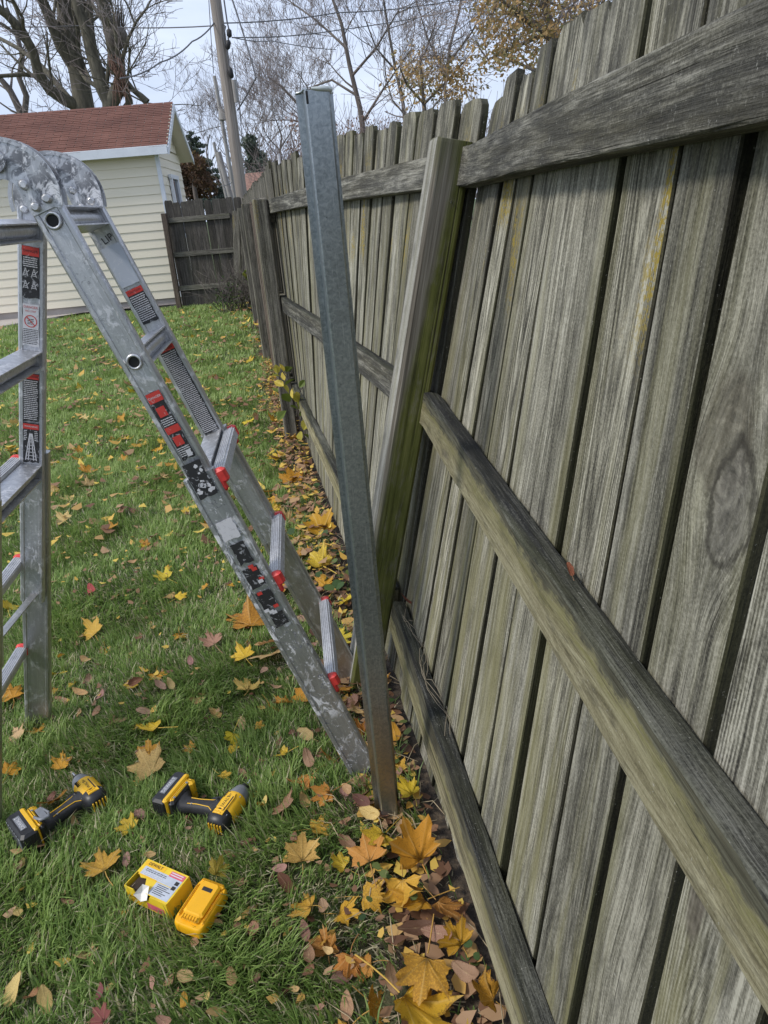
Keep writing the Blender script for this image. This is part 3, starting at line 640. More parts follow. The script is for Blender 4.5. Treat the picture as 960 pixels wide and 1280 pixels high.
# ------------------------------------------------------------------ garage
WY = 14.75
P1 = far(228, 371, WY); P0 = far(0, 392, WY-.26)
gx = Vector((.998, .06, 0)).normalized(); gy = Vector((-gx.y, gx.x, 0))      # gx: to the right along the wall, gy: away
zb = (P0.z+P1.z)/2; cor = Vector((P1.x, P1.y, 0)); 
EAVE = far(208, 180, WY).z
gar = thing('garage', 'cream sided garage with red brown shingle roof and white fascia at the left', 'garage', M=frame(cor, gx, gy, (0, 0, 1)))
GL_, GDp = 8.5, 2.5                                            # wall length (to the left), depth
mb = MB(); mb.box((-GL_/2, GDp/2, zb/2-.05), (GL_-.04, GDp-.04, zb+.1)); mb.build('foundation', CONC, gar)
mb = MB(); mb.box((-GL_/2, GDp/2, (zb+EAVE)/2), (GL_-.03, GDp-.03, EAVE-zb-.01)); mb.build('wall', VINYL, gar)
nc = 17; rev = (EAVE-zb-.03)/nc
def siding(len_, x0):
    m_ = MB(); m_.add([(0, -.018, 0), (len_, -.018, 0), (len_, -.003, rev), (0, -.003, rev), (0, 0, 0), (len_, 0, 0), (len_, 0, rev), (0, 0, rev)],
        [(0, 1, 2, 3), (4, 5, 1, 0), (7, 3, 2, 6), (0, 3, 7, 4), (1, 5, 6, 2)]); return m_.mesh('siding_board', VINYL)
sf = siding(GL_, 0); ss = siding(GDp, 0)
for k in range(nc):
    link('siding_board', sf, gar, Matrix.Translation((-GL_, .0, zb+k*rev)))
    link('siding_board', ss, gar, Matrix.Translation((0, 0, zb+k*rev)) @ Matrix.Rotation(PI/2, 4, 'Z'))
RIDGE = far(216, 135, WY+GDp/2).z
OV, OR = .26, .26                                                # eave and rake overhangs
sl = (RIDGE-EAVE)/(GDp/2)
# gable siding on the right end
for k in range(int((RIDGE-EAVE-.1)/rev)):
    z0 = EAVE+k*rev; hw = GDp/2-(z0+rev-EAVE)/sl
    if hw < .2: break
    link('siding_board', siding(2*hw, 0), gar, Matrix.Translation((0, GDp/2-hw, z0)) @ Matrix.Rotation(PI/2, 4, 'Z'))
mb = MB(); mb.add([(-.05, .05, EAVE), (-.05, GDp-.05, EAVE), (-.05, GDp/2, RIDGE-.08)], [(0, 1, 2)]); mb.build('gable_wall', VINYL, gar)
mb = MB(); mb.box((.005, -.004, (zb+EAVE)/2), (.07, .075, EAVE-zb-.02)); mb.build('corner_trim', WTRIM, gar)
roof = MB()
ez = EAVE-OV*sl+.10
roof.add([(-GL_-OR, -OV, ez), (OR, -OV, ez), (OR, GDp/2, RIDGE+.10), (-GL_-OR, GDp/2, RIDGE+.10), (-GL_-OR, GDp+OV, ez), (OR, GDp+OV, ez),
          (-GL_-OR, -OV, ez-.09), (OR, -OV, ez-.09), (OR, GDp/2, RIDGE+.01), (-GL_-OR, GDp/2, RIDGE+.01), (-GL_-OR, GDp+OV, ez-.09), (OR, GDp+OV, ez-.09)],
         [(0, 1, 2, 3), (3, 2, 5, 4), (7, 6, 9, 8), (8, 9, 10, 11), (1, 7, 8, 2), (2, 8, 11, 5), (6, 0, 3, 9), (9, 3, 4, 10), (0, 6, 7, 1), (4, 5, 11, 10)])
roofo = roof.build('roof', VINYL, gar)
sh = MB(); slen = math.hypot(GDp/2+OV, RIDGE+.10-ez); nrow = 24; tw = .30
ry = (GDp/2+OV)/slen; rz = (RIDGE+.10-ez)/slen
for r_ in range(nrow):
    a0 = slen*r_/nrow-.02; a1 = slen*(r_+1)/nrow+.01
    x = -GL_-OR-(tw/2 if r_ % 2 else 0)
    while x < OR:
        xa = max(x+.006, -GL_-OR); xb = min(x+tw-.006, OR+.012); x += tw
        if xb-xa < .03: continue
        up = random.uniform(.010, .016)
        q = lambda xx, a, h: (xx, -OV+a*ry-h*rz, ez+a*rz+h*ry)
        sh.add([q(xa, a0, up), q(xb, a0, up), q(xb, a1, .006), q(xa, a1, .006), q(xa, a0, .001), q(xb, a0, .001)], [(0, 1, 2, 3), (4, 5, 1, 0), (0, 3, 4), (1, 5, 2)])
so = sh.build('shingles', SHING, roofo); so['kind'] = 'stuff'
mb = MB(); mb.box((-GL_/2, -OV-.012, ez-.055), (GL_+2*OR, .024, .15), 0, None, .004); mb.build('fascia', WTRIM, gar)
mb = MB(); mb.box((-GL_/2, -OV/2+.01, ez-.10), (GL_+2*OR-.02, OV-.03, .012)); mb.build('soffit', WTRIM, gar)
for sgn in (0, 1):
    m_ = MB(); y0, z0 = (-OV, ez-.02) if sgn == 0 else (GDp+OV, ez-.02); y1, z1 = GDp/2, RIDGE+.08
    m_.add([(OR+.003, y0, z0-.12), (OR+.003, y1, z1-.12), (OR+.003, y1, z1), (OR+.003, y0, z0), (OR+.025, y0, z0-.12), (OR+.025, y1, z1-.12), (OR+.025, y1, z1), (OR+.025, y0, z0)],
           [(0, 1, 2, 3), (7, 6, 5, 4), (0, 4, 5, 1), (3, 2, 6, 7), (0, 3, 7, 4), (1, 5, 6, 2)]); m_.build('rake_board', WTRIM, gar)
def window(x, y, z, w_, h_, side):
    Mw = Matrix.Translation((x, y, z)) @ (Matrix.Rotation(PI/2, 4, 'Z') if side else Matrix.Identity(4))
    m_ = MB()
    for cx_, cz_, sx, sz in ((0, h_/2, w_+.16, .08), (0, -h_/2, w_+.16, .08), (-w_/2, 0, .08, h_), (w_/2, 0, .08, h_)): m_.box((cx_, -.03, cz_), (sx, .06, sz), 0, None, .004)
    m_.box((0, -.025, 0), (w_, .04, .04))
    o = m_.build('window', WTRIM, gar, Mw); q = MB(); q.box((0, -.012, 0), (w_-.06, .012, h_-.06)); q.build('pane', GLASS, o)
pw = far(71, 253, WY-.2); lw = frame(cor, gx, gy, (0, 0, 1)).inverted() @ pw
window(lw.x-.03, -.02, lw.z, .30, .36, False)
window(.022, 1.15, (zb+EAVE)/2+.30, .7, 1.1, True)
mb = MB()
pts = [gnd(-120, 432), gnd(0, 410), gnd(70, 398), gnd(145, 386), gnd(217, 380)]
back = [cor+gx*.1-gy*.02, cor-gx*9-gy*.02]
poly = [(p.x, p.y) for p in pts]+[(p.x, p.y) for p in back]
mb.plate(poly, -.05, .03); tag(mb.build('concrete_apron', CONC), kind='structure')

# ------------------------------------------------------------------ houses beyond the fence
def house(px0, px1, ytop, yeave, Y, label, vent=False):
    a = far(px0, yeave, Y); b = far(px1, yeave, Y); r = far((px0+px1)/2, ytop, Y+3)
    L = (b-a).length; he = (a.z+b.z)/2; hr = max(r.z, he+.6)
    t = thing('house', label, 'house', M=Matrix.Translation((a.x, a.y, 0)) @ Matrix.Rotation(.05, 4, 'Z'))
    m_ = MB(); m_.box((L/2, 3, he/2), (L-.4, 5.6, he)); m_.build('wall', HWALL, t)
    m_ = MB(); m_.add([(0, -.4, he), (L, -.4, he), (L, 3, hr), (0, 3, hr), (0, 6.4, he), (L, 6.4, he), (0, -.4, he-.15), (L, -.4, he-.15), (0, 6.4, he-.15), (L, 6.4, he-.15)],
        [(0, 1, 2, 3), (3, 2, 5, 4), (0, 6, 7, 1), (6, 8, 9, 7), (1, 7, 9, 5, 2), (0, 3, 4, 8, 6)]); ro = m_.build('roof', ROOF2, t)
    if vent:
        q = MB(); q.tube([(L*.72, 1.8, lerp(he, hr, .6)), (L*.72, 1.8, hr+.55)], .06, 8); q.build('vent_pipe', WTRIM, ro)
    return t
house(303, 372, 214, 252, 30, 'brown roofed house with a white vent pipe showing above the far fence end', True)
house(395, 520, 172, 200, 30, 'house with a reddish brown roof just showing above the fence behind the steel post')
# made-up pale strip beyond the fence, so one picket gap shows bright
mb = MB(); q = [FB+FU*3+FN*.9, FB+FU*3+FN*3.2, FB-FU*14+FN*3.2, FB-FU*14+FN*.9]; mb.add([(p.x, p.y, .004) for p in q], [(0, 1, 2, 3)])
tag(mb.build('gap_backdrop_strip', simple('pale_backdrop', (.5, .48, .45, 1), .95, 0, .3, 60, .4)), kind='structure')

# ================================================================== OBJECTS
# ------------------------------------------------------------------ articulated ladder
LO = Vector((-.66, 1.752, 0)); LPH = .09
ex = Vector((math.cos(LPH), math.sin(LPH), 0)); ey = Vector((-math.sin(LPH), math.cos(LPH), 0)); ez_ = Vector((0, 0, 1))
LM = frame(LO, ex, ey, ez_)
lad = thing('ladder', 'paint spattered folding aluminium ladder standing open as an A frame on the lawn', 'ladder', M=LM)
def RX(z): return .532-.331*z          # right leg centre line
def LX(z): return -.53+.265*z
TH = {+1: math.atan(.331), -1: math.atan(.265)}
def legM(side, y, z0=0.0):             # local frame of a rail: z up along the rail, x across it (to the right), y away
    x0 = RX(z0) if side > 0 else LX(z0); a = -TH[side] if side > 0 else TH[side]
    return Matrix.Translation((x0, y, z0)) @ Matrix.Rotation(a, 4, 'Y')
def rail_len(z, side): return z/math.cos(TH[side])
def rail_mesh(w_, t_, l0, l1, mat, holes=(), lip=.004, foot=False):
    mb = MB(); h = w_/2; q = t_/2; c = .004
    # channel-like tube with raised edge ribs
    prof = [(-h+c, -q), (-h+.011, -q), (-h+.013, -q+.0025), (h-.013, -q+.0025), (h-.011, -q), (h-c, -q), (h, -q+c), (h, q-c), (h-c, q), (h-.011, q), (h-.013, q-.0025), (-h+.013, q-.0025), (-h+.011, q), (-h+c, q), (-h, q-c), (-h, -q+c)]
    mb.rings([[(x, y, z) for x, y in prof] for z in (l0, lerp(l0, l1, .33), lerp(l0, l1, .66), l1)], 0, False)
    return mb
WI, WO = .170, .190                     # half widths (rail centre) of inner and outer sections
rails = {}
for side in (1, -1):
    for fr in (-1, 1):
        il0, il1 = rail_len(.60 if side > 0 else .50, side), rail_len(1.555, side)
        o = rail_mesh(.064, .026, il0, il1, ALU).build('inner_rail', ALU, lad, legM(side, fr*WI))
        rails[(side, fr, 'i')] = o
        ol0, ol1 = 0.03, rail_len(.955, side)
        o = rail_mesh(.078, .028, ol0, ol1, ALU).build('outer_rail', (ALU_S if (side, fr) == (1, -1) else ALU_C), lad, legM(side, fr*(WO+.006)) @ Matrix.Rotation(fr*-.030, 4, 'X'))
        rails[(side, fr, 'o')] = o
        ft = MB(); ft.box((0, 0, .012), (.082, .034, .05), 0, None, .006); ft.build('foot', BLKRUB, o)
# flare: outer rails tilt outward towards the ground (the rotation above pivots at the feet)
for (side, fr, k), o in rails.items():
    if k == 'o':
        o.matrix_local = legM(side, fr*(WO+.036)) @ Matrix.Rotation(fr*.042, 4, 'X')
# hinges
def arch(rad_o, rad_i, a0, a1, n=22): 
    return [(rad_o*math.cos(lerp(a0, a1, i/n)), rad_o*math.sin(lerp(a0, a1, i/n))) for i in range(n+1)] + [(rad_i*math.cos(lerp(a1, a0, i/n)), rad_i*math.sin(lerp(a1, a0, i/n))) for i in range(n+1)]
HX, HZ = -.052, 1.572
for fr in (-1, 1):
    yy = fr*WI
    mb = MB()
    # plate of the right leg: disc, arc and tongue down the rail
    mb.prism([(x, z) for x, z in arch(.106, .034, -.25, 1.95)], -.017, -.006)
    mb.prism([(x, z) for x, z in arch(.104, .036, 1.2, PI+.2)], .006, .017)
    mb.prism([(x, z) for x, z in arch(.098, .040, .3, 2.7)], -.0055, .0055, 1)
    # rim
    n = 26
    for y0 in (-.019, .015):
        mb.rings([[(HX*0+r*math.cos(a), y, r*math.sin(a)) for r, y in ((.100, y0), (.109, y0), (.109, y0+.004), (.100, y0+.004))] for a in [lerp(-.2, PI+.15, i/n) for i in range(n+1)]], 0, False)
    ho = mb.build('hinge', [HINGE, BLKRUB], lad, Matrix.Translation((HX, yy, HZ)))
    for side in (1, -1):
        q = MB(); y0, y1 = (-.0165, -.0125) if side > 0 else (.0125, .0165)
        pl = [(-.028, -.068), (.028, -.068), (.0305, -.066), (.0305, 0.01), (.02, .04), (-.02, .05), (-.0305, .01), (-.0305, -.066)]
        q.prism(pl, y0*1.0, y1*1.0)
        for bx, bz in ((-.012, -.012), (.014, -.05), (-.014, -.055)):
            yb = y0 if side > 0 else y0
            q.tube([(bx, -.0285 if fr < 0 else -.0205, bz), (bx, -.0255 if fr < 0 else -.0185, bz), (bx, -.013, bz)], [.006, .0095, .0095], 10)
        q.build('hinge_plate', ALU, lad, legM(side, yy, 1.555) @ Matrix.Translation((0, 0, .056)))
    q = MB(); q.tube([(0, -.026, 0), (0, .026, 0)], .013, 12); q.tube([(0, -.029, 0), (0, -.02, 0)], .022, 12); q.build('hinge_pin', HINGE, ho, Matrix.Translation((-.0, 0, .066)))
# rungs of the inner sections: two flanges, a web and a round crimped tube
def inner_rung(side, z):
    mb = MB(); L2 = 2*WI-.026
    mb.box((0, 0, .020), (.052, L2, .0035)); mb.box((0, 0, -.020), (.052, L2, .0035)); mb.box((0, 0, 0), (.004, L2, .036))
    n = 17; pts = [(0, lerp(-WI-.014, WI+.014, i/n), 0) for i in range(n+1)]
    mb.tube(pts, [.0150+(.0012 if i % 2 else 0) for i in range(n+1)], 12)
    M_ = legM(side, 0, z) @ Matrix.Rotation(.0, 4, 'Y')
    o = mb.build('rung', ALU, lad, M_)
    if side > 0:
        q = MB(); n = 20                                            # open tube end on the outer face of the near rail
        for r0, r1, y0 in ((.0125, .0175, -.0035),):
            q.rings([[(r*math.cos(2*PI*i/n), y, r*math.sin(2*PI*i/n)) for r, y in ((.0118, -.001), (.0125, -.0045), (.0172, -.004), (.0182, 0))] for i in range(n+1)], 0, True, None, False)
        q.add([(.0122*math.cos(2*PI*i/n), -.0006, .0122*math.sin(2*PI*i/n)) for i in range(n)], [tuple(range(n-1, -1, -1))], 1)
        q.build('tube_end', [ALU, BLACK_HOLE], o, Matrix.Translation((0, -WI-.0135, 0)))
for z in (1.524, 1.228, .935): inner_rung(1, z)
for z in (1.512, 1.205, .900): inner_rung(-1, z)
def outer_rung(side, z):
    hw = WO+.036-math.tan(.042)*z
    mb = MB(); mb.box((0, 0, 0), (.030, 2*hw-.02, .030), 0, None, .004)
    for k in range(5): mb.box((-.011+.0055*k, 0, .0158), (.0022, 2*hw-.03, .002))
    for k in range(5): mb.box((side*.0158, 0, -.011+.0055*k), (.002, 2*hw-.03, .0022))
    o = mb.build('rung', RUNGM, lad, legM(side, 0, z) @ Matrix.Translation((side*.042, 0, 0)))
    for fr in (-1, 1):
        q = MB(); q.box((0, fr*(hw-.004), 0), (.038, .024, .038), 0, None, .006); q.box((-side*.006, fr*(hw+.002), -.022), (.026, .012, .03), 0, None, .005); q.build('end_cap', RED, o)
for z in (.93, .645, .325): outer_rung(1, z)
for z in (.915, .61, .30): outer_rung(-1, z)
# inner rail stickers (outer face of near right rail = -y; inner face of far rails = -y too)
def sticker(side, fr, l0, l1, style, w_=.040, x=0.0, sec='i'):
    par = rails[(side, fr, sec)]; mb = MB(); L_ = l1-l0; q = -.0135 if sec == 'i' else -.0145
    Mx = Matrix.Translation((x, q, (l0+l1)/2)) @ Matrix.Rotation(PI/2, 4, 'X')       # x right, y up along the rail, z towards viewer
    r = random.Random(int(l0*1000)); mats = [ST_BLK, ST_RED, ST_WHT, ST_BLU]
    h = L_/2
    def pl(x0, y0, x1, y1, z, m): mb.add([(x0, y0, z), (x1, y0, z), (x1, y1, z), (x0, y1, z)], [(0, 1, 2, 3)], m, False, Mx)
    def ragged(x0, y0, x1, y1, z0, z1, m):
        n = 5; P_ = []
        for i in range(n): P_.append((lerp(x0, x1, i/n), y0+r.uniform(-1, 1)*.003))
        for i in range(n): P_.append((x1+r.uniform(-.002, .001), lerp(y0, y1, i/n)))
        for i in range(n): P_.append((lerp(x1, x0, i/n), y1+r.uniform(-1, 1)*.001))
        for i in range(n): P_.append((x0+r.uniform(-.001, .002), lerp(y1, y0, i/n)))
        mb.plate(P_, z0, z1, m, Mx)
    def lines(x0, x1, ya, yb, stp, m, z):
        y = ya
        while y > yb:
            xx = x0
            while xx < x1-.003:
                e = min(x1, xx+r.uniform(.003, .009)); pl(xx, y-stp*.42, e-.0009, y, z, m); xx = e
            y -= stp
    hw = w_/2
    if style == 'redblack':            # black panel with red header and two pictograms
        ragged(-hw, -h, hw, h, 0, .0008, 0); pl(-hw, h-.022, hw, h, .0012, 1); add_text(mb, 'DANGER', .0085, Mx @ Matrix.Translation((0, h-.011, .0016)), 0)
        lines(-hw+.003, hw-.003, h-.026, h-.048, .005, 2, .0013)
        for sx in (-.011, .009):
            for yy_ in (h-.062, h-.092):
                for a_, b_ in (((sx-.007, yy_-.010), (sx-.001, yy_+.010)), ((sx+.005, yy_-.010), (sx-.001, yy_+.010)), ((sx-.006, yy_-.007), (sx+.004, yy_-.007)), ((sx-.005, yy_-.003), (sx+.003, yy_-.003)), ((sx-.003, yy_+.002), (sx+.002, yy_+.002)), ((sx+.003, yy_), (sx+.008, yy_+.006))):
                    d = Vector((b_[0]-a_[0], b_[1]-a_[1], 0)); n_ = Vector((-d.y, d.x, 0)).normalized()*.0007
                    mb.add([(a_[0]-n_.x, a_[1]-n_.y, .0014), (b_[0]-n_.x, b_[1]-n_.y, .0014), (b_[0]+n_.x, b_[1]+n_.y, .0014), (a_[0]+n_.x, a_[1]+n_.y, .0014)], [(3, 2, 1, 0), (0, 1, 2, 3)][:1], 2, False, Mx)
    elif style == 'white':             # white panel, red heading, barred circle and small black print
        ragged(-hw, -h, hw, h, 0, .0008, 2); add_text(mb, 'DANGER', .0085, Mx @ Matrix.Translation((0, h-.008, .0012)), 1); add_text(mb, 'NO STEP', .0065, Mx @ Matrix.Translation((0, h-.018, .0012)), 1)
        n = 24; R_ = .0155; cy = h-.043
        mb.add([(rr*math.cos(2*PI*i/n), cy+rr*math.sin(2*PI*i/n), .0013) for i in range(n) for rr in (R_, R_-.0022)], [(2*i+1, 2*i, 2*((i+1) % n), 2*((i+1) % n)+1) for i in range(n)], 1, False, Mx)
        mb.add([(-.0108, cy+.0092, .0013), (-.0092, cy+.0108, .0013), (.0108, cy-.0092, .0013), (.0092, cy-.0108, .0013)], [(0, 3, 2, 1)][:0] + [(0, 2, 3, 1)][:0] + [(0, 3, 2, 1)], 1, False, Mx)
        lines(-.008, .008, cy+.006, cy-.008, .004, 0, .0011)
        lines(-hw+.002, hw-.002, cy-.020, -h+.004, .0045, 0, .0012)
    elif style == 'blacktext':
        ragged(-hw, -h, hw, h, 0, .0008, 0); pl(-hw, h-.014, hw, h, .0012, 1); add_text(mb, 'CAUTION', .0075, Mx @ Matrix.Translation((0, h-.007, .0016)), 0)
        lines(-hw+.002, hw-.002, h-.018, -h+.006, .0052, 2, .0012)
    elif style == 'tower':
        ragged(-hw, -h, hw, h, 0, .0008, 0); pl(-hw, h-.018, hw, h-.003, .0012, 1); add_text(mb, 'WARNING', .007, Mx @ Matrix.Translation((0, h-.0105, .0016)), 2)
        def bar(a_, b_, t_=.0012):
            d = Vector((b_[0]-a_[0], b_[1]-a_[1], 0)); n_ = Vector((-d.y, d.x, 0)).normalized()*t_
            mb.add([(a_[0]-n_.x, a_[1]-n_.y, .0014), (b_[0]-n_.x, b_[1]-n_.y, .0014), (b_[0]+n_.x, b_[1]+n_.y, .0014), (a_[0]+n_.x, a_[1]+n_.y, .0014)], [(3, 2, 1, 0)], 2, False, Mx)
            mb.add([(a_[0]-n_.x, a_[1]-n_.y, .0013), (b_[0]-n_.x, b_[1]-n_.y, .0013), (b_[0]+n_.x, b_[1]+n_.y, .0013), (a_[0]+n_.x, a_[1]+n_.y, .0013)], [(0, 1, 2, 3)], 2, False, Mx)
        for sx in (-1, 1):
            bar((sx*.014, -h+.006), (sx*.003, h-.03)); bar((sx*.007, -h+.006), (sx*.001, h-.03))
        for k in range(7):
            f = k/7; bar((-lerp(.013, .003, f), lerp(-h+.01, h-.034, f)), (lerp(.013, .003, f), lerp(-h+.01, h-.034, f)), .0008)
        lines(-hw+.002, -.009, h-.022, h-.05, .005, 2, .0012); lines(.009, hw-.002, h-.022, h-.05, .005, 2, .0012)
    elif style == 'blue':
        ragged(-hw, -h, hw, h, 0, .0008, 3)
    elif style == 'letters':
        add_text(mb, 'LIP', .024, Mx @ Matrix.Translation((.004, 0, .001)) @ Matrix.Rotation(.15, 4, 'Z'), 0)
    elif style == 'redwhite':
        ragged(-hw, -h, hw, h, 0, .0008, 0)
        for f0, f1 in ((.86, 1.0), (.40, .5)): pl(-hw, lerp(-h, h, f0), hw, lerp(-h, h, f1), .0012, 1)
        add_text(mb, 'DANGER', .0075, Mx @ Matrix.Translation((0, lerp(-h, h, .93), .0016)), 2)
        for f in (.72, .28): pl(-hw*.7, lerp(-h, h, f-.07), hw*.5, lerp(-h, h, f+.07), .0012, 1)
        lines(-hw+.002, hw-.002, lerp(-h, h, .62), lerp(-h, h, .52), .005, 2, .0012); lines(-hw+.002, hw-.002, lerp(-h, h, .18), lerp(-h, h, .06), .005, 2, .0012)
        pl(.0, -h+.004, .012, -h+.02, .0014, 2)
    elif style == 'photo':             # black and white picture sticker
        ragged(-hw, -h, hw, h, 0, .0008, 0)
        for k in range(14):
            cx_, cy_ = r.uniform(-hw+.005, hw-.005), r.uniform(-h+.008, h-.006); s_ = r.uniform(.004, .010); a0 = r.uniform(0, 6)
            mb.add([(cx_+s_*r.uniform(.4, 1)*math.cos(a0+i*1.257), cy_+s_*r.uniform(.4, 1)*math.sin(a0+i*1.257), .0012+.00004*k) for i in range(5)], [(0, 1, 2, 3, 4)], 2, False, Mx)
        n = 16
        for R_ in (.010, .0055): mb.add([(rr*math.cos(2*PI*i/n), -h*.35+rr*math.sin(2*PI*i/n), .0022) for i in range(n) for rr in (R_, R_-.002)], [(2*i+1, 2*i, 2*((i+1) % n), 2*((i+1) % n)+1) for i in range(n)], 0 if R_ > .008 else 2, False, Mx)
    elif style == 'scraps':
        for f0, f1, m_ in ((.84, 1, 2), (.62, .80, 0), (.40, .58, 0), (.2, .36, 0), (.03, .15, 0)):
            ragged(-hw+r.uniform(0, .006), lerp(-h, h, f0), hw-r.uniform(0, .006), lerp(-h, h, f1), 0, .0007, m_)
        for k in range(9):
            cx_, cy_ = r.uniform(-hw+.006, hw-.006), lerp(-h, h, r.uniform(.1, .8)); pl(cx_-.007, cy_-.005, cx_+.006, cy_+.004, .0010+.00003*k, r.choice((1, 1, 2)))
    o = mb.build('sticker', mats, par); return o
def Lz(px_, py_, side, fr):           # photo sight line -> length along that rail
    Y = (LO+ey*(fr*(WI if side < 0 else WI))).y + (LX(1.0) if side < 0 else RX(1.0))*math.sin(LPH)
    return rail_len(far(px_, py_, Y-.013).z, side)
def stk(side, fr, top, bot, style, **k): sticker(side, fr, Lz(*bot, side, fr), Lz(*top, side, fr), style, **k)
stk(-1, 1, (30, 309), (32, 373), 'redblack'); stk(-1, 1, (32, 381), (33, 433), 'white'); stk(-1, 1, (34, 468), (34, 527), 'blacktext'); stk(-1, 1, (34, 529), (34, 578), 'tower')
stk(1, -1, (190, 490), (240, 572), 'redwhite', w_=.034)
stk(1, 1, (140, 290), (140, 308), 'letters', w_=.04); stk(1, 1, (137, 307), (163, 356), 'blue', w_=.05); stk(1, 1, (168, 360), (186, 402), 'blacktext', w_=.044); stk(1, 1, (208, 432), (262, 540), 'blacktext', w_=.044)
def Lo(px_, py_): return rail_len(far(px_, py_, 1.545).z, 1)
sticker(1, -1, Lo(268, 625), Lo(248, 582), 'photo', w_=.046, sec='o'); sticker(1, -1, Lo(370, 790), Lo(295, 655), 'scraps', w_=.044, sec='o')
# spreader strap across the left leg
mb = MB(); a_ = LM.inverted() @ far(55, 728, 1.93); b_ = LM.inverted() @ far(-60, 868, 1.50)
d = (b_-a_); zz = d.normalized(); mb.box((0, 0, d.length/2), (.022, .004, d.length), 0, None, .001)
yv_ = Vector((0, -.5, .6)); xx = zz.cross(yv_).normalized(); mb.build('strap', ALU_C, lad, frame(a_, xx, zz.cross(xx), zz))
# telescoping lock knob on the near outer rail
q = MB(); q.box((0, 0, 0), (.05, .012, .075), 0, None, .004); q.tube([(0, -.004, -.01), (0, -.016, -.01)], [.017, .015], 12); q.box((0, -.012, .02), (.026, .014, .03), 1, None, .003)

# ------------------------------------------------------------------ steel fence post
sp = gnd(487, 1024)
st = thing('steel_post', 'galvanised steel fence post standing upright in front of the tilted wooden post', 'post', M=Matrix.Translation((sp.x, sp.y, 0)) @ Matrix.Rotation(math.radians(10), 4, 'Z'))
prof = [(-.0335, .024), (-.0335, .0215), (-.0215, .0215), (-.0215, -.012), (-.019, -.0155), (.019, -.0155), (.0225, -.012), (.0225, .030), (.034, .030), (.034, .033), (.0195, .033), (.0195, -.0100), (.0175, -.0125), (-.0165, -.0125), (-.0185, -.010), (-.0185, .024)]
mb = MB(); zs = [-.3, .3, .8, 1.2, 1.55, 1.69]
r_ = random.Random(3)
mb.rings([[(x, y, z+(r_.uniform(-.002, .002) if z > 1.6 else 0)) for x, y in prof] for z in zs], 0, False, None, False)
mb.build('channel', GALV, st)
mb = MB(); mb.box((-.0185, -.0168, 1.679), (.0042, .003, .020), 0, None, .001); mb.build('dark_slot_plate', BLACK_HOLE, st)  # black plate stands for the slot's shaded inside; nothing is cut
# burr left by the saw: a thickened rolled rim along the cut
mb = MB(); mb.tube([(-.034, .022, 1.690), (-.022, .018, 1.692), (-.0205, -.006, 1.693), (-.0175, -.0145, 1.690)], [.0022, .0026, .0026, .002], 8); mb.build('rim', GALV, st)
mb = MB(); mb.tube([(-.010, -.0150, 1.692), (0, -.0155, 1.691), (.018, -.0150, 1.690), (.0235, -.010, 1.690), (.0245, .012, 1.690), (.026, .030, 1.690), (.034, .032, 1.690)], [.0022, .0036, .0046, .0050, .0046, .0036, .0024], 8); mb.build('rim', simple('cut_edge_zinc', (.50, .53, .50, 1), .45, .4), st)

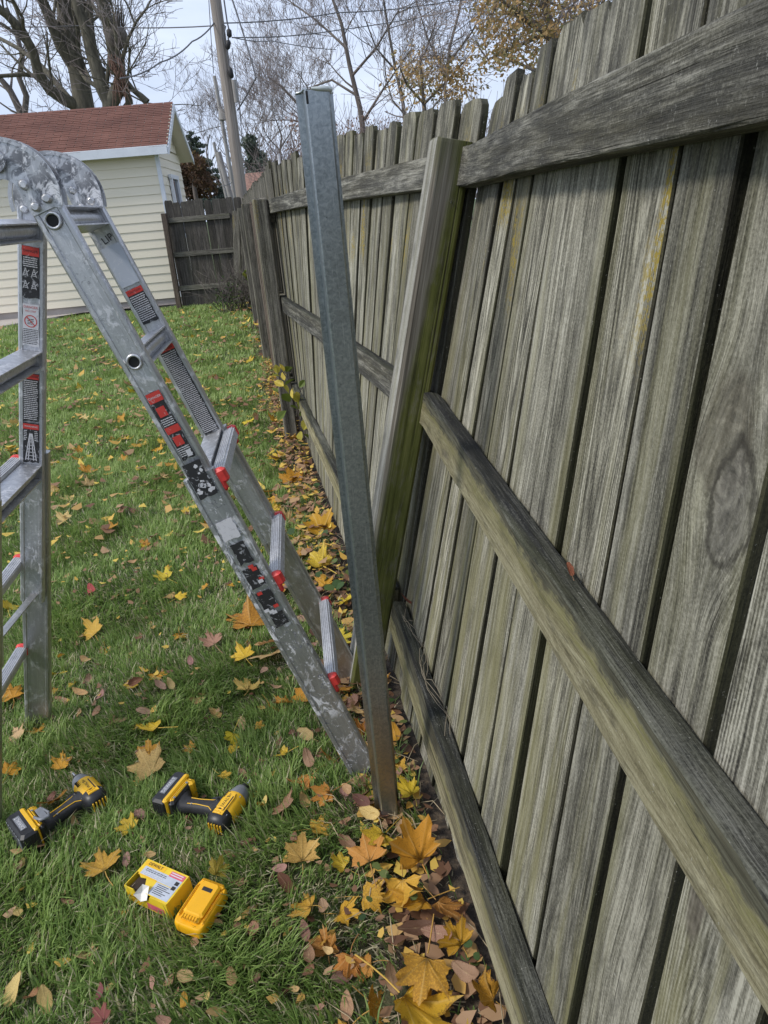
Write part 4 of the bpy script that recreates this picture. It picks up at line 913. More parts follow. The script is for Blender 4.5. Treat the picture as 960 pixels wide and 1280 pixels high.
# ------------------------------------------------------------------ cordless tools
def superell(cx, cy, a, b, n=18, e=2.6):
    out = []
    for i in range(n):
        t = 2*PI*i/n; c, s_ = math.cos(t), math.sin(t)
        out.append((cx+a*math.copysign(abs(c)**(2/e), c), cy+b*math.copysign(abs(s_)**(2/e), s_)))
    return out
def driver(label, M, seedv, hook):
    """impact driver lying on its side. local: x = nose direction of the head, y = from head down the grip to the battery, z = up (side of the tool)"""
    t = thing('impact_driver', label, 'power tool', M=M)
    def loft_x(secs, m, mb, e=2.4):        # secs: (x, cy, cz, half_y, half_z)
        mb.rings([[(x, y, z) for y, z in superell(cy, cz, a, b, 20, e)] for x, cy, cz, a, b in secs], m, True)
    def loft_y(secs, m, mb, e=2.5):        # secs: (y, cx, cz, half_x, half_z)
        mb.rings([[(x, y, z) for x, z in reversed(superell(cx, cz, a, b, 18, e))] for y, cx, cz, a, b in secs], m, True)
    mb = MB(); loft_x([(-.052, 0, 0, .026, .026), (-.046, 0, 0, .031, .030), (-.01, 0, 0, .0325, .0315), (.030, 0, 0, .0315, .0305), (.036, 0, 0, .029, .029)], 0, mb); mb.build('motor_housing', YEL, t)
    mb = MB(); loft_x([(-.068, .001, 0, .020, .020), (-.064, .001, 0, .028, .0275), (-.050, .001, 0, .0335, .0325), (-.030, .003, 0, .0345, .0335), (-.026, .003, 0, .0330, .0320)], 0, mb)
    for k in range(-2, 3): mb.box((-.069, k*.009, 0), (.004, .004, .030), 1, None, .001)
    for k in range(3): mb.box((-.045+.009*k, .004, .0335), (.004, .022, .003), 1, None, .001)
    mb.build('rear_cap', [BLKP, YEL], t)
    mb = MB(); loft_x([(.036, 0, 0, .0300, .0295), (.044, 0, 0, .0290, .0285), (.062, 0, 0, .0235, .0235), (.070, 0, 0, .0205, .0205), (.073, 0, 0, .016, .016)], 0, mb, 2.0); mb.build('nose_cone', GREYP, t)
    mb = MB(); loft_x([(.071, 0, 0, .0125, .0125), (.084, 0, 0, .0125, .0125), (.086, 0, 0, .009, .009), (.090, 0, 0, .0085, .0085)], 0, mb, 2.0)
    mb.tube([(.088, 0, 0), (.112, 0, 0)], .0034, 6, 1); mb.build('chuck', [BLKP, STEEL], t)
    mb = MB(); loft_y([(.014, -.012, 0, .034, .0255), (.030, -.010, 0, .027, .022), (.050, -.010, 0, .0215, .0185), (.085, -.016, 0, .0195, .0175), (.110, -.020, 0, .0195, .0175), (.126, -.021, 0, .024, .0195), (.140, -.014, 0, .036, .025)], 0, mb)
    mb.build('grip', GRIP, t)
    mb = MB()                                                          # yellow trim lines along the grip side
    for sx in (-1, 1):
        mb.tube([(-.012+sx*.024, .026, .0145), (-.011+sx*.012, .048, .0170), (-.016+sx*.009, .085, .0172), (-.020+sx*.010, .112, .0172)], .0012, 5)
    mb.build('trim_line', YEL, t)
    mb = MB(); loft_y([(.034, .017, 0, .012, .008), (.045, .019, 0, .011, .0085), (.062, .012, 0, .010, .008)], 0, mb); mb.build('trigger', BLKP, t)
    mb = MB(); mb.box((.004, .036, 0), (.014, .010, .046), 0, None, .003); mb.build('direction_switch', BLKP, t)
    mb = MB(); mb.box((-.006, .148, 0), (.100, .020, .062), 0, None, .006); mb.box((-.006, .150, 0), (.086, .014, .068), 1, None, .004); mb.box((.030, .146, 0), (.022, .030, .066), 1, None, .006); mb.build('base', [BLKP, YEL], t)
    bt = MB(); bt.box((-.006, .182, 0), (.116, .048, .074), 0, None, .007)
    for k in range(5): bt.box((-.006, .168+.008*k, .0), (.1175, .003, .050), 0, None, .001)
    for k in range(6): bt.box((-.04+.014*k, .207, 0), (.006, .003, .06), 0, None, .001)
    bt.box((-.006, .164, 0), (.108, .016, .0765), 1, None, .004); bt.box((-.006, .2065, 0), (.096, .003, .058), 2, None, .001)
    bo = bt.build('battery', [BLKP, YEL, GREYP], t)
    q = MB(); q.box((-.006, .186, .0375), (.060, .016, .002)); add_text(q, 'DEWALT', .014, Matrix.Translation((-.006, .186, .0388)), 1); q.build('battery_label', [GREYP, ST_WHT], bo)
    q = MB()
    for sx_, sy_, sz_ in ((-.040, -.020, .0255), (.026, -.020, .0245), (-.030, .030, .0195), (-.028, .100, .0172), (.020, .146, .0335), (-.036, .146, .0335)):
        q.tube([(sx_, sy_, sz_-.006), (sx_, sy_, sz_+.0008)], .0032, 8); q.box((sx_, sy_, sz_+.001), (.0042, .001, .0006), 1)
    q.build('screw', [STEEL, INK], t)
    q = MB()
    for k in range(4): q.box((.014+.006*k, .016, .0265), (.0024, .014, .006), 0, None, .0008)
    q.build('vent', INK, t)
    q = MB(); q.plate([(-.048, -.014), (.012, -.014), (.026, -.010), (.026, .012), (-.048, .016)], .0300, .0330, 0); add_text(q, 'DEWALT', .013, Matrix.Translation((-.012, .002, .0335)), 1)
    q.box((-.010, -.0095, .0332), (.05, .003, .001), 1); add_text(q, '20V', .008, Matrix.Translation((.016, .002, .0336)), 1); q.build('side_badge', [YEL, INK], t)
    if hook:
        q = MB(); q.tube([(-.01, .150, .033), (-.03, .152, .045), (-.055, .146, .052), (-.060, .128, .050), (-.040, .120, .047), (-.005, .128, .044)], .0042, 6); q.box((-.03, .135, .0475), (.052, .018, .003), 0, None, .001); q.build('belt_hook', GREYP, t)
    return t
def tool_frame(head, bat, nose, h=.035, roll=0.0):
    y = Vector((bat.x-head.x, bat.y-head.y, 0)).normalized(); nx = Vector((nose.x-head.x, nose.y-head.y, 0))
    x = (nx-y*nx.dot(y)).normalized(); z = x.cross(y)
    Mx = frame((head.x, head.y, h), x, y, z)
    return Mx, z.z
# left driver: grip runs from the head down to the battery at the frame's left edge
hd, ba, no = gnd(112, 990, .04), gnd(20, 1046, .04), gnd(74, 968, .04)
Mx, sg = tool_frame(hd, ba, no, .040)
if sg < 0: Mx = Mx @ Matrix.Diagonal((1, 1, -1, 1))
DBG = [('left', sg)]
def orient(head, bat, nose, h, tiltx=0.0, tilty=0.0):
    y = Vector((bat.x-head.x, bat.y-head.y, 0)).normalized(); nx = Vector((nose.x-head.x, nose.y-head.y, 0))
    x = (nx-y*nx.dot(y)).normalized(); z = x.cross(y)
    return frame((head.x, head.y, h), x, y, z) @ Matrix.Rotation(tiltx, 4, 'X') @ Matrix.Rotation(tilty, 4, 'Y')
ML = orient(hd, ba, no, .040)
hd, ba, no = gnd(287, 1012, .04), gnd(205, 990, .04), gnd(318, 985, .04)
MR = orient(hd, ba, no, .042)
# a tool whose mirrored side faces up is the same tool turned over: its z points down, so details sit on both sides
def both_sides(t):
    for c in list(t.children):
        if c.name.split('.')[0] in ('side_badge', 'trim_line', 'belt_hook'):
            c.matrix_local = Matrix.Rotation(0, 4, 'Z') @ c.matrix_local
dl = driver('yellow and black cordless driver lying at the left edge, battery towards the left', ML, 1, True)
dr = driver('yellow and black cordless driver behind the yellow box, nose towards the fence', MR, 2, False)
for t_ in (dl, dr):
    if t_.matrix_world.to_3x3().col[2].z < 0:
        for c in t_.children_recursive:
            if c.name.split('.')[0] in ('side_badge', 'battery_label', 'belt_hook', 'trim_line'):
                pv = Vector((0, .186, 0)) if 'battery' in c.name else Vector((0, 0, 0))
                c.matrix_local = Matrix.Translation(pv) @ Matrix.Rotation(PI, 4, 'X') @ Matrix.Translation(-pv) if c.name.split('.')[0] in ('side_badge', 'battery_label') else Matrix.Diagonal((1, 1, -1, 1))

# ------------------------------------------------------------------ yellow box and spare battery
c0, c1, c2, c3 = gnd(157, 1108, .055), gnd(191, 1079, .055), gnd(243, 1103, .055), gnd(209, 1138, .055)
bx = (c2-c1).normalized(); bw = (c2-c1).length; by0 = (c1-c0); bl = by0.length
bx = Vector((bx.x, bx.y, 0)).normalized(); byv = Vector((-bx.y, bx.x, 0))
box = thing('screw_box', 'torn open yellow and grey cardboard box of fasteners on the grass', 'box', M=frame((c0.x, c0.y, .012), bx, byv, (0, 0, 1)) @ Matrix.Rotation(-.03, 4, 'Y'))
BH = .048; bl = max(bl, .075)
mb = MB()
th = .002
for c_, d_ in (((bw/2, bl, BH/2), (bw, th, BH)), ((bw, bl/2, BH/2), (th, bl, BH)), ((0, bl/2, BH/2), (th, bl, BH)), ((bw/2, bl/2, .001), (bw, bl, th))): mb.box(c_, d_, 0)
mb.plate([(0, .0), (bw, .0), (bw, BH), (bw*.62, BH), (bw*.55, BH*.62), (bw*.42, BH*.72), (bw*.30, BH*.55), (bw*.22, BH), (0, BH)], 0, th, 0, Matrix.Rotation(PI/2, 4, 'X'))
mb.build('carton', CARDY, box)
mb = MB(); lidM = Matrix.Translation((0, bl, BH+.001)) @ Matrix.Rotation(.05, 4, 'X')
mb.plate([(0, 0), (0, -bl*.45), (bw*.16, -bl*.60), (bw*.28, -bl*.56), (bw*.40, -bl*.86), (bw*.50, -bl*.97), (bw, -bl), (bw, 0)], 0, .0018, 0, lidM)
z = .0024
def lp(x0, y0, x1, y1, m, z_=z): mb.add([(bw*x0, -bl*y0, z_), (bw*x1, -bl*y0, z_), (bw*x1, -bl*y1, z_), (bw*x0, -bl*y1, z_)], [(3, 2, 1, 0)], m, False, lidM)
lp(.03, .04, .5, .2, 1, .0022); lp(.08, .22, .97, .52, 2, .0022); lp(.52, .54, .97, .95, 2, .0022); lp(.64, .06, .97, .24, 3, .0026); lp(.06, .50, .50, .54, 1, .0026); lp(.86, .30, .94, .42, 4, .0028); lp(.86, .46, .94, .58, 4, .0028)
add_text(mb, 'DEWALT', .011, lidM @ Matrix.Translation((bw*.27, -bl*.12, .0032)), 4)
for k in range(5):
    y = .28+.05*k; x = .14
    while x < .58: e = x+random.uniform(.03, .08); lp(x, y, e, y+.018, 4 if k < 2 else 5, .0027); x = e+.015
for k in range(6): lp(.58, .58+.055*k, .58+random.uniform(.15, .34), .598+.055*k, 4, .0027)
for k in range(2): lp(.66, .09+.07*k, .93, .12+.07*k, 5, .003)
mb.build('lid', [CARDY, YEL, CARDG, PINKP, INK, ST_WHT], box)
mb = MB(); mb.add([(bw*.05, .003, BH*.8), (bw*.62, .003, BH*.72), (bw*.66, bl*.5, BH*.85), (bw*.1, bl*.5, BH*.9)], [(0, 1, 2, 3)], 0); mb.build('dark_hole_sheet', DARKIN, box)  # dark sheet under the tear stands for the carton's shaded inside
mb = MB(); mb.add([(bw*.20, -.004, BH*.72), (bw*.30, -.012, BH*.98), (bw*.40, .010, BH+.016), (bw*.52, .014, BH+.012), (bw*.56, -.006, BH*.8), (bw*.42, -.010, BH*.62), (bw*.36, .004, BH*.88)], [(0, 1, 6, 5), (1, 2, 6), (6, 2, 3), (6, 3, 4, 5)]); mb.build('torn_flap', CARDW, box)
mb = MB(); Mf = Matrix.Translation((0, -.0045, 0)) @ Matrix.Rotation(PI/2, 4, 'X')
mb.add([(bw*.03, BH*.12, .001), (bw*.34, BH*.12, .001), (bw*.34, BH*.6, .001), (bw*.03, BH*.6, .001)], [(0, 1, 2, 3)], 0, False, Mf @ Matrix.Translation((0, 0, -.003)))
add_text(mb, 'DEWALT', .009, Mf @ Matrix.Translation((bw*.19, BH*.45, -.0015)), 1)
mb.add([(bw*.5, BH*.1, .001), (bw*.9, BH*.1, .001), (bw*.9, BH*.5, .001), (bw*.5, BH*.5, .001)], [(0, 1, 2, 3)], 2, False, Mf @ Matrix.Translation((0, 0, -.003)))
mb.build('front_print', [YEL, INK, PINKP], box)

a0, a1, a2 = gnd(247, 1097, .055), gnd(286, 1110, .055), gnd(217, 1150, .055)
bxv = Vector((a1.x-a0.x, a1.y-a0.y, 0)).normalized(); byv = Vector((-bxv.y, bxv.x, 0))
bc = (gnd(251, 1130, .05)); LB, WB = .116, .080
bat = thing('battery', 'bright yellow power tool battery pack lying beside the torn box', 'battery', M=frame((bc.x, bc.y, .010), bxv, byv, (0, 0, 1)) @ Matrix.Rotation(.06, 4, 'X') @ Matrix.Rotation(.05, 4, 'Y'))
mb = MB(); mb.box((0, 0, .018), (WB-.004, LB-.004, .036), 0, None, .006); mb.build('cell_case', BLKP, bat)
mb = MB()
secs = [(.016, .0, 1.0), (.036, .0, 1.0), (.042, .0, .97), (.044, .0, .93)]
mb.rings([[(x*k_*WB/2, y*k_*LB/2, z_) for x, y in superell(0, 0, 1, 1, 32, 7)] for z_, _, k_ in secs], 0, True)
mb.build('cover', YELB, bat)
mb = MB(); mb.box((0, .010, .049), (WB*.66, LB*.74, .012), 0, None, .005); mb.box((-.0, -LB*.30, .0475), (WB*.60, .02, .010), 0, None, .004)
for k in range(6): mb.box((-.018+.0072*k, -LB*.36, .0530), (.0032, .014, .003), 0, None, .001)
for sx in (-1, 1): mb.box((sx*WB*.40, .0, .0445), (.008, LB*.72, .007), 0, None, .003)
mb.box((0, LB*.44, .047), (WB*.78, .012, .010), 0, None, .004)
mb.build('rail_block', YELB, bat)
mb = MB(); mb.box((.0, LB*.26, .0548), (.026, .010, .002), 0, None, .0008); mb.build('vent_slot', INK, bat)

# ------------------------------------------------------------------ utility poles and wires
def pole(px0, px1, Y, r0, r1, mat, label, extras=None):
    a, b = far(*px0, Y), far(*px1, Y); d = (b-a)/(b.z-a.z); base = a - d*a.z
    t = thing('utility_pole', label, 'utility pole', M=Matrix.Translation(base))
    n = 10; top = (b-base).length*1.0
    mb = MB(); mb.tube([d*(b.z*i/n) for i in range(n+1)], [lerp(r0, r1, i/n) for i in range(n+1)], 14); mb.build('shaft', mat, t)
    return t, base, d, b.z
PY = 20.0
t, base, d, zt = pole((301, 236), (266, -25), PY, .155, .13, POLEW, 'thick brown utility pole with black cable splices rising beyond the fence corner')
def at_pole(px_, py_): return far(px_, py_, PY-.15) - base
mb = MB(); c = [at_pole(280, 0), at_pole(284, 28), at_pole(286, 36), at_pole(285, 60)]; mb.tube(c, .02, 6); mb.build('riser_cable', WIRE, t)
for p, q in (((286, 36), (287, 47)), ((286, 50), (284, 62)), ((287, 84), (290, 98))):
    mb = MB(); a_, b_ = at_pole(*p), at_pole(*q); mb.tube([a_, lerp(a_, b_, .2), lerp(a_, b_, .8), b_], [.025, .062, .062, .025], 10); mb.build('cable_splice', BLKRUB, t)
mb = MB(); mb.tube([at_pole(292, 100), at_pole(296, 128)], .055, 10); mb.build('conduit', POLEG, t)
mb = MB(); mb.tube([at_pole(278, 30), at_pole(282, 33), at_pole(279, 46), at_pole(283, 60), at_pole(286, 82), at_pole(291, 92)], .018, 6); mb.build('loop_cable', WIRE, t)
t2, base2, d2, _ = pole((292, 238), (268, 95), 46, .13, .10, POLEG, 'thin grey utility pole further off behind the thick brown one')
mb = MB(); mb.tube([far(279, 137, 46)-base2, far(280, 150, 46)-base2], .28, 10); mb.build('transformer', POLEG, t2)
pole((281, 238), (267, 178), 40, .09, .07, POLEG, 'short thin grey pole stub seen left of the two tall poles')
pole((286, 238), (273, 190), 38, .13, .13, POLEG, 'stout broken grey pole stub between the thin stub and the poles')
def wire(pts, Y0, Y1, rad, label, sag=0.0):
    n = len(pts); P_ = [far(p[0], p[1], lerp(Y0, Y1, i/(n-1))) for i, p in enumerate(pts)]
    # refine
    Q = []
    for i in range(n-1):
        for k in range(6):
            f = k/6; Q.append(P_[i].lerp(P_[i+1], f) - Vector((0, 0, sag*4*f*(1-f))))
    Q.append(P_[-1]); mb = MB(); mb.tube(Q, rad, 5); o = mb.build('wire', WIRE, None); tag(o, label, 'wire', 'overhead wires'); return o
wire([(-60, 30), (100, 32), (272, 32)], 24, PY, .014, 'uppermost overhead wire running level from the brown pole to the left', .05)
wire([(276, 29), (420, 16), (560, 2), (640, -14)], PY, 26, .014, 'uppermost overhead wire running from the brown pole to the upper right', .05)
wire([(290, 47), (420, 38), (600, 6)], PY, 28, .013, 'second overhead wire running right above the bare trees', .05)
wire([(292, 47), (340, 51), (420, 62)], PY, 30, .012, 'lower thin wire sagging from the splices to the right', .04)
wire([(270, 25), (240, 52), (200, 78), (150, 98)], PY, 17, .016, 'wire sloping down from the brown pole towards the garage roof', .06)
wire([(287, -10), (305, 45), (320, 97)], PY, PY-.5, .02, 'thick cable dropping from the top of the frame right of the brown pole', -.02)
wire([(320, 97), (308, 120), (297, 138)], PY-.5, PY, .018, 'bent guy cable joining the dropping cable to the brown pole', 0)
wire([(239, 168), (262, 161), (280, 156)], 60, 46, .022, 'faint far wire reaching the thin grey pole above the pine', .02)
wire([(230, 240), (270, 232), (290, 228)], 30, 24, .012, 'low wire between the garage window and the poles', .05)
wire([(261, 0), (264, 50), (267, 92)], 46, 46, .022, 'thin line rising from the tip of the thin grey pole', 0)
wire([(290, 60), (297, 110), (303, 175)], PY-.4, PY-.4, .010, 'thin ground line hanging down beside the brown pole', 0)

# ------------------------------------------------------------------ trees
def grow(segs, p, d, L, r, lev, rng, up=.15, spread=.55, minr=.004, maxlev=5, nkids=(3, 5)):
    n = max(3, int(5-lev*.5)); pts = [p.copy()]; rad = [r]; dd = d.copy()
    for i in range(n):
        dd = (dd + Vector((rng.gauss(0, .16), rng.gauss(0, .16), rng.gauss(0, .12)+up*.3))).normalized()
        p = p + dd*(L/n); pts.append(p.copy()); rad.append(max(minr, r*(1-.62*(i+1)/n)))
    segs.append((pts, rad, lev))
    if lev >= maxlev: return
    for _ in range(rng.randint(*nkids)):
        f = rng.uniform(.25, 1.0); i = min(n-1, int(f*n)); q = pts[i].lerp(pts[i+1], f*n-i) if f < 1 else pts[-1]
        base_d = (pts[min(i+1, n)]-pts[i]).normalized()
        side = Vector((rng.gauss(0, 1), rng.gauss(0, 1), rng.gauss(0, .6))); side = (side-base_d*side.dot(base_d)).normalized()
        nd = (base_d*rng.uniform(.6, 1.0)+side*rng.uniform(.5, 1.0)*spread*1.5+Vector((0, 0, up))).normalized()
        grow(segs, q, nd, L*rng.uniform(.52, .80), max(minr, rad[i]*rng.uniform(.45, .7)), lev+1, rng, up, spread, minr, maxlev, nkids)
def tubes(segs, levs):
    mb = MB()
    for pts, rad, lev in segs:
        if lev in levs: mb.tube(pts, rad, 9 if lev <= 0 else (6 if lev == 1 else (4 if lev == 2 else 3)), 0, None, lev <= 1, lev <= 2)
    return mb
def bare_tree(label, base, limbs, bark_, twig_, group=None, seed=0, maxlev=5, L=2.2, nk=(3, 5), up=.15, cat='tree'):
    """limbs: list of (points, radii) of the main stems (world); side branches grow from them"""
    rng = random.Random(seed); t = thing('bare_tree', label, cat, loc=base, group=group); b = Vector(base); segs = []
    for pts, rad in limbs:
        P_ = [Vector(p)-b for p in pts]; segs.append((P_, rad, 0))
        n = len(P_)-1
        for _ in range(rng.randint(nk[0]*2, nk[1]*2)):
            f = rng.uniform(.12, 1.0)*n; i = min(n-1, int(f)); q = P_[i].lerp(P_[i+1], f-i); bd = (P_[i+1]-P_[i]).normalized()
            side = Vector((rng.gauss(0, 1), rng.gauss(0, 1), rng.gauss(0, .5))); side = (side-bd*side.dot(bd)).normalized()
            grow(segs, q, (bd*.7+side*.8+Vector((0, 0, up))).normalized(), L*rng.uniform(.6, 1.2), rad[i]*rng.uniform(.25, .42), 1, rng, up, .6, .0055, maxlev, nk)
    tubes(segs, (0,)).build('trunk', bark_, t); tubes(segs, (1, 2)).build('limb', bark_, t); tubes(segs, (3, 4, 5, 6)).build('crown', twig_, t)
    return t, segs
def limb(pts, Y, w0, w1, dY=0.0):
    n = len(pts); P_ = [far(p[0], p[1], Y+dY*i/(n-1)) for i, p in enumerate(pts)]
    return (P_, [lerp(w0, w1, i/(n-1)) for i in range(n)])
TY = 23.0
def gb(px_, Y): p = far(px_, 240, Y); return Vector((p.x, p.y, 0))
b = gb(108, TY)
l0 = limb([(107, 150), (104, 128), (98, 92), (89, 62), (83, 30), (79, 0), (76, -40)], TY, .30, .17)
l0 = ([b]+l0[0], [.36]+l0[1])
bare_tree('big bare grey tree with a thick leaning trunk behind the middle of the garage roof', b, [l0, limb([(95, 88), (75, 56), (62, 22), (50, -6), (40, -40)], TY, .17, .11, -1.0), limb([(104, 136), (80, 124), (62, 112), (48, 92), (42, 66), (27, 38), (8, 18), (-10, 5)], TY, .17, .09, -2), limb([(92, 130), (60, 92), (45, 76), (22, 60), (0, 48)], TY, .09, .05, 1.5), limb([(58, 104), (47, 95), (30, 93), (0, 95), (-20, 96)], TY, .07, .04, -1)], BARK1, TWIG, 'bare trees behind the garage', 3, 5, 1.9, (2, 3))
b = gb(142, TY-1)
l0 = limb([(139, 150), (137, 128), (128, 110), (122, 90), (115, 68), (108, 38), (98, 12), (90, -30)], TY-1, .22, .12); l0 = ([b]+l0[0], [.30]+l0[1])
t_, sg_ = bare_tree('bare tree with a swollen burl and shoot tufts above the right end of the roof', b, [l0, limb([(138, 130), (149, 108), (147, 84), (141, 58), (138, 42), (133, 22), (126, -8), (122, -40)], TY-1, .20, .13, -.5), limb([(122, 95), (118, 70), (113, 30), (112, -20)], TY-1, .13, .07, 1), limb([(150, 112), (156, 96), (161, 128)], TY-1, .06, .09, 0), limb([(162, 130), (157, 110), (152, 92)], TY-1, .10, .06, -.3), limb([(184, 128), (176, 120), (166, 112), (158, 100)], TY-1, .10, .05, 0)], BARK1, TWIG, 'bare trees behind the garage', 5, 5, 1.8, (2, 3))
mb = MB(); c = far(144, 42, TY-1.25)-b; rr = random.Random(4)
mb.tube([c+Vector((-.05, 0, -.32)), c+Vector((-.02, 0, -.2)), c, c+Vector((.05, 0, .12)), c+Vector((.06, 0, .2))], [.14, .24, .30, .24, .08], 10)
for k in range(70):
    a = rr.uniform(0, 6.28); q = c+Vector((math.cos(a)*.2, math.sin(a)*.2, rr.uniform(-.1, .15))); mb.tube([q, q+Vector((math.cos(a)*.12, math.sin(a)*.12, rr.uniform(.2, .8)))], [.012, .004], 3)
mb.build('burl', BARK2, t_)
mb = MB(); c = far(147, 85, TY-1.3)-b
for k in range(70):
    q = c+Vector((rr.uniform(-.16, .16), rr.uniform(-.2, 0), rr.uniform(-.5, .3))); mb.tube([q, q+Vector((rr.uniform(-.15, .15), -.05, -rr.uniform(.2, .5)))], [.016, .006], 3)
mb.build('shoot_tuft', simple('reddish_shoots', (.26, .16, .12, 1), .9, 0, .2, 20), t_)
b = gb(24, TY+3)
l0 = limb([(28, 145), (20, 128), (12, 112), (0, 98), (-16, 80)], TY+3, .12, .07); l1 = limb([(30, 150), (33, 120), (24, 98), (28, 70), (20, 40), (8, 10)], TY+3, .10, .06)
bare_tree('slender bare tree at the left edge behind the garage roof', b, [([b]+l0[0], [.18]+l0[1]), ([b]+l1[0], [.15]+l1[1])], BARK2, TWIG, 'bare trees behind the garage', 8, 4, 1.9, (2, 4))
mids = [((455, 172), [(450, 135), (437, 82), (427, 30), (412, -12)], 33, .17, 'tall bare tree directly behind the steel post with curving limbs', 21, [([(447, 120), (415, 100), (392, 108), (372, 122)], .08, .04), ([(440, 95), (470, 60), (500, 10)], .09, .04), ([(433, 60), (395, 25), (360, 0)], .08, .04), ([(455, 150), (480, 110), (515, 60)], .09, .04)]),
        ((508, 168), [(504, 130), (494, 84), (486, 40), (478, -10)], 30, .11, 'bare tree right of the steel post with fine upright twigs', 22, [([(500, 110), (530, 70), (548, 20)], .07, .03), ([(496, 90), (470, 60), (455, 20)], .06, .03)]),
        ((560, 150), [(556, 110), (562, 60), (575, 10), (580, -30)], 28, .10, 'bare tree above the middle of the near fence with thin spreading twigs', 23, [([(558, 95), (535, 50), (520, 0)], .06, .03), ([(560, 80), (590, 40), (610, 0)], .06, .03)]),
        ((392, 190), [(388, 160), (372, 130), (352, 108), (335, 96)], 38, .12, 'low bare tree with twigs spreading left of the steel post', 24, [([(386, 155), (365, 150), (338, 150)], .06, .03), ([(380, 140), (385, 110), (372, 90)], .06, .03)]),
        ((352, 205), [(350, 190), (352, 170), (345, 150)], 42, .10, 'small dark bare tree beyond the fence corner beside the brown roof', 25, [([(350, 185), (362, 168), (372, 150)], .06, .03), ([(350, 188), (335, 172), (328, 158)], .06, .03)]),
        ((262, 236), [(262, 215), (258, 190), (262, 168)], 50, .10, 'faint bare tree between the pine and the utility poles', 26, [([(262, 205), (272, 190), (276, 172)], .05, .03)]),
        ((310, 236), [(310, 210), (314, 185), (308, 165)], 55, .12, 'faint bare tree just right of the brown pole', 27, [([(310, 205), (322, 190), (330, 172)], .06, .03)])]
for (bx_, by_), pts, Y, r0, label, sd_, ex_ in mids:
    b = gb(bx_, Y); l0 = limb([(bx_, by_)]+pts, Y, r0*.72, r0*.3)
    bare_tree(label, b, [([b]+l0[0], [r0*1.2]+l0[1])]+[limb(p_, Y, a_*.65, b_*.6, random.uniform(-2, 2)) for p_, a_, b_ in ex_], BARK2, TWIG, 'bare trees beyond the fence', sd_, 6, 2.3, (2, 3), .25)
def leaf_cloud(name, mat, parent, centers, rads, n, size, seed, flat=.8, tone=(0, 1)):
    rg = np.random.default_rng(seed); C_ = np.array([tuple(c) for c in centers]); R_ = np.array(rads)
    wgt = R_**2/np.sum(R_**2); idx = rg.choice(len(C_), n, p=wgt)
    dr = rg.normal(size=(n, 3)); dr /= np.linalg.norm(dr, axis=1)[:, None]; rad = R_[idx]*rg.uniform(.15, 1, n)**.45
    P_ = C_[idx] + dr*rad[:, None]*np.array([1, 1, flat])
    a = rg.normal(size=(n, 3)); a /= np.linalg.norm(a, axis=1)[:, None]; b_ = np.cross(a, rg.normal(size=(n, 3))); b_ /= np.linalg.norm(b_, axis=1)[:, None]
    s_ = size*rg.uniform(.5, 1.3, n)[:, None]
    V = np.empty((n, 4, 3)); V[:, 0] = P_-a*s_; V[:, 1] = P_-b_*s_*.55; V[:, 2] = P_+a*s_; V[:, 3] = P_+b_*s_*.55
    ct = rg.uniform(0, 1, len(C_)); tn = np.clip(ct[idx]*.55+rg.uniform(0, .5, n), 0, 1); tn = tone[0]+(tone[1]-tone[0])*tn
    me = attr_mesh(name, V.reshape(-1, 3), np.arange(n*4), np.arange(n)*4, np.full(n, 4), np.repeat(tn, 4), mat)
    return link(name, me, parent)
def clumps(rng, box0, box1, n, r0, r1): return [Vector((rng.uniform(box0[i], box1[i]) for i in range(3))) for _ in range(n)], [rng.uniform(r0, r1) for _ in range(n)]
def leafy_tree(name, label, px_, Y, pts, r0, clump_px, crad, n, size, mat, seed, group=None, extra=(), twigs=True, cat='tree'):
    b = gb(px_, Y); rng = random.Random(seed); t = thing(name, label, cat, loc=b, group=group)
    l0 = limb(pts, Y, r0, r0*.4); segs = [([Vector((0, 0, 0))]+[p-b for p in l0[0]], [r0*1.2]+l0[1], 0)]
    for p_, a_, b_ in extra: q = limb(p_, Y, a_, b_, rng.uniform(-1, 1)); segs.append(([x-b for x in q[0]], q[1], 0))
    for pts_, rad_, _ in list(segs):
        if not twigs: break
        for i in range(1, len(pts_)):
            for k in range(4): grow(segs, pts_[i], Vector((rng.gauss(0, 1), rng.gauss(0, 1), rng.gauss(.4, .6))).normalized(), 1.0, rad_[i]*.5, 2, rng, .1, .6, .004, 4, (3, 4))
    tubes(segs, (0, 1)).build('trunk', BARK2, t); 
    if twigs: tubes(segs, (2, 3, 4)).build('branches', TWIG, t)
    cs = [far(x, y, Y+rng.uniform(-1.2, 1.2))-b for x, y in clump_px]
    leaf_cloud('crown', mat, t, cs, [crad*rng.uniform(.6, 1.3) for _ in cs], n, size, seed); return t
rr = random.Random(12)
leafy_tree('autumn_tree', 'tree with sparse orange and tan leaves rising above the near end of the fence', 700, 15, [(700, 90), (690, 40), (680, 0), (672, -50)], .09, [(rr.uniform(605, 770), rr.uniform(-60, 85)) for _ in range(56)], .42, 6200, .042, ORANGE, 31, None, [([(690, 50), (650, 20), (615, -10)], .05, .02), ([(695, 70), (740, 30), (765, -20)], .05, .02), ([(688, 40), (640, 60), (610, 75)], .04, .02)])
leafy_tree('reddish_tree', 'thin twiggy tree with pinkish red shoots tucked behind the orange tree', 735, 19, [(740, 80), (745, 30), (752, -40)], .07, [(rr.uniform(690, 790), rr.uniform(-20, 75)) for _ in range(26)], .45, 2400, .035, PINKBR, 37, None, [([(742, 60), (715, 20), (700, -20)], .04, .02)])
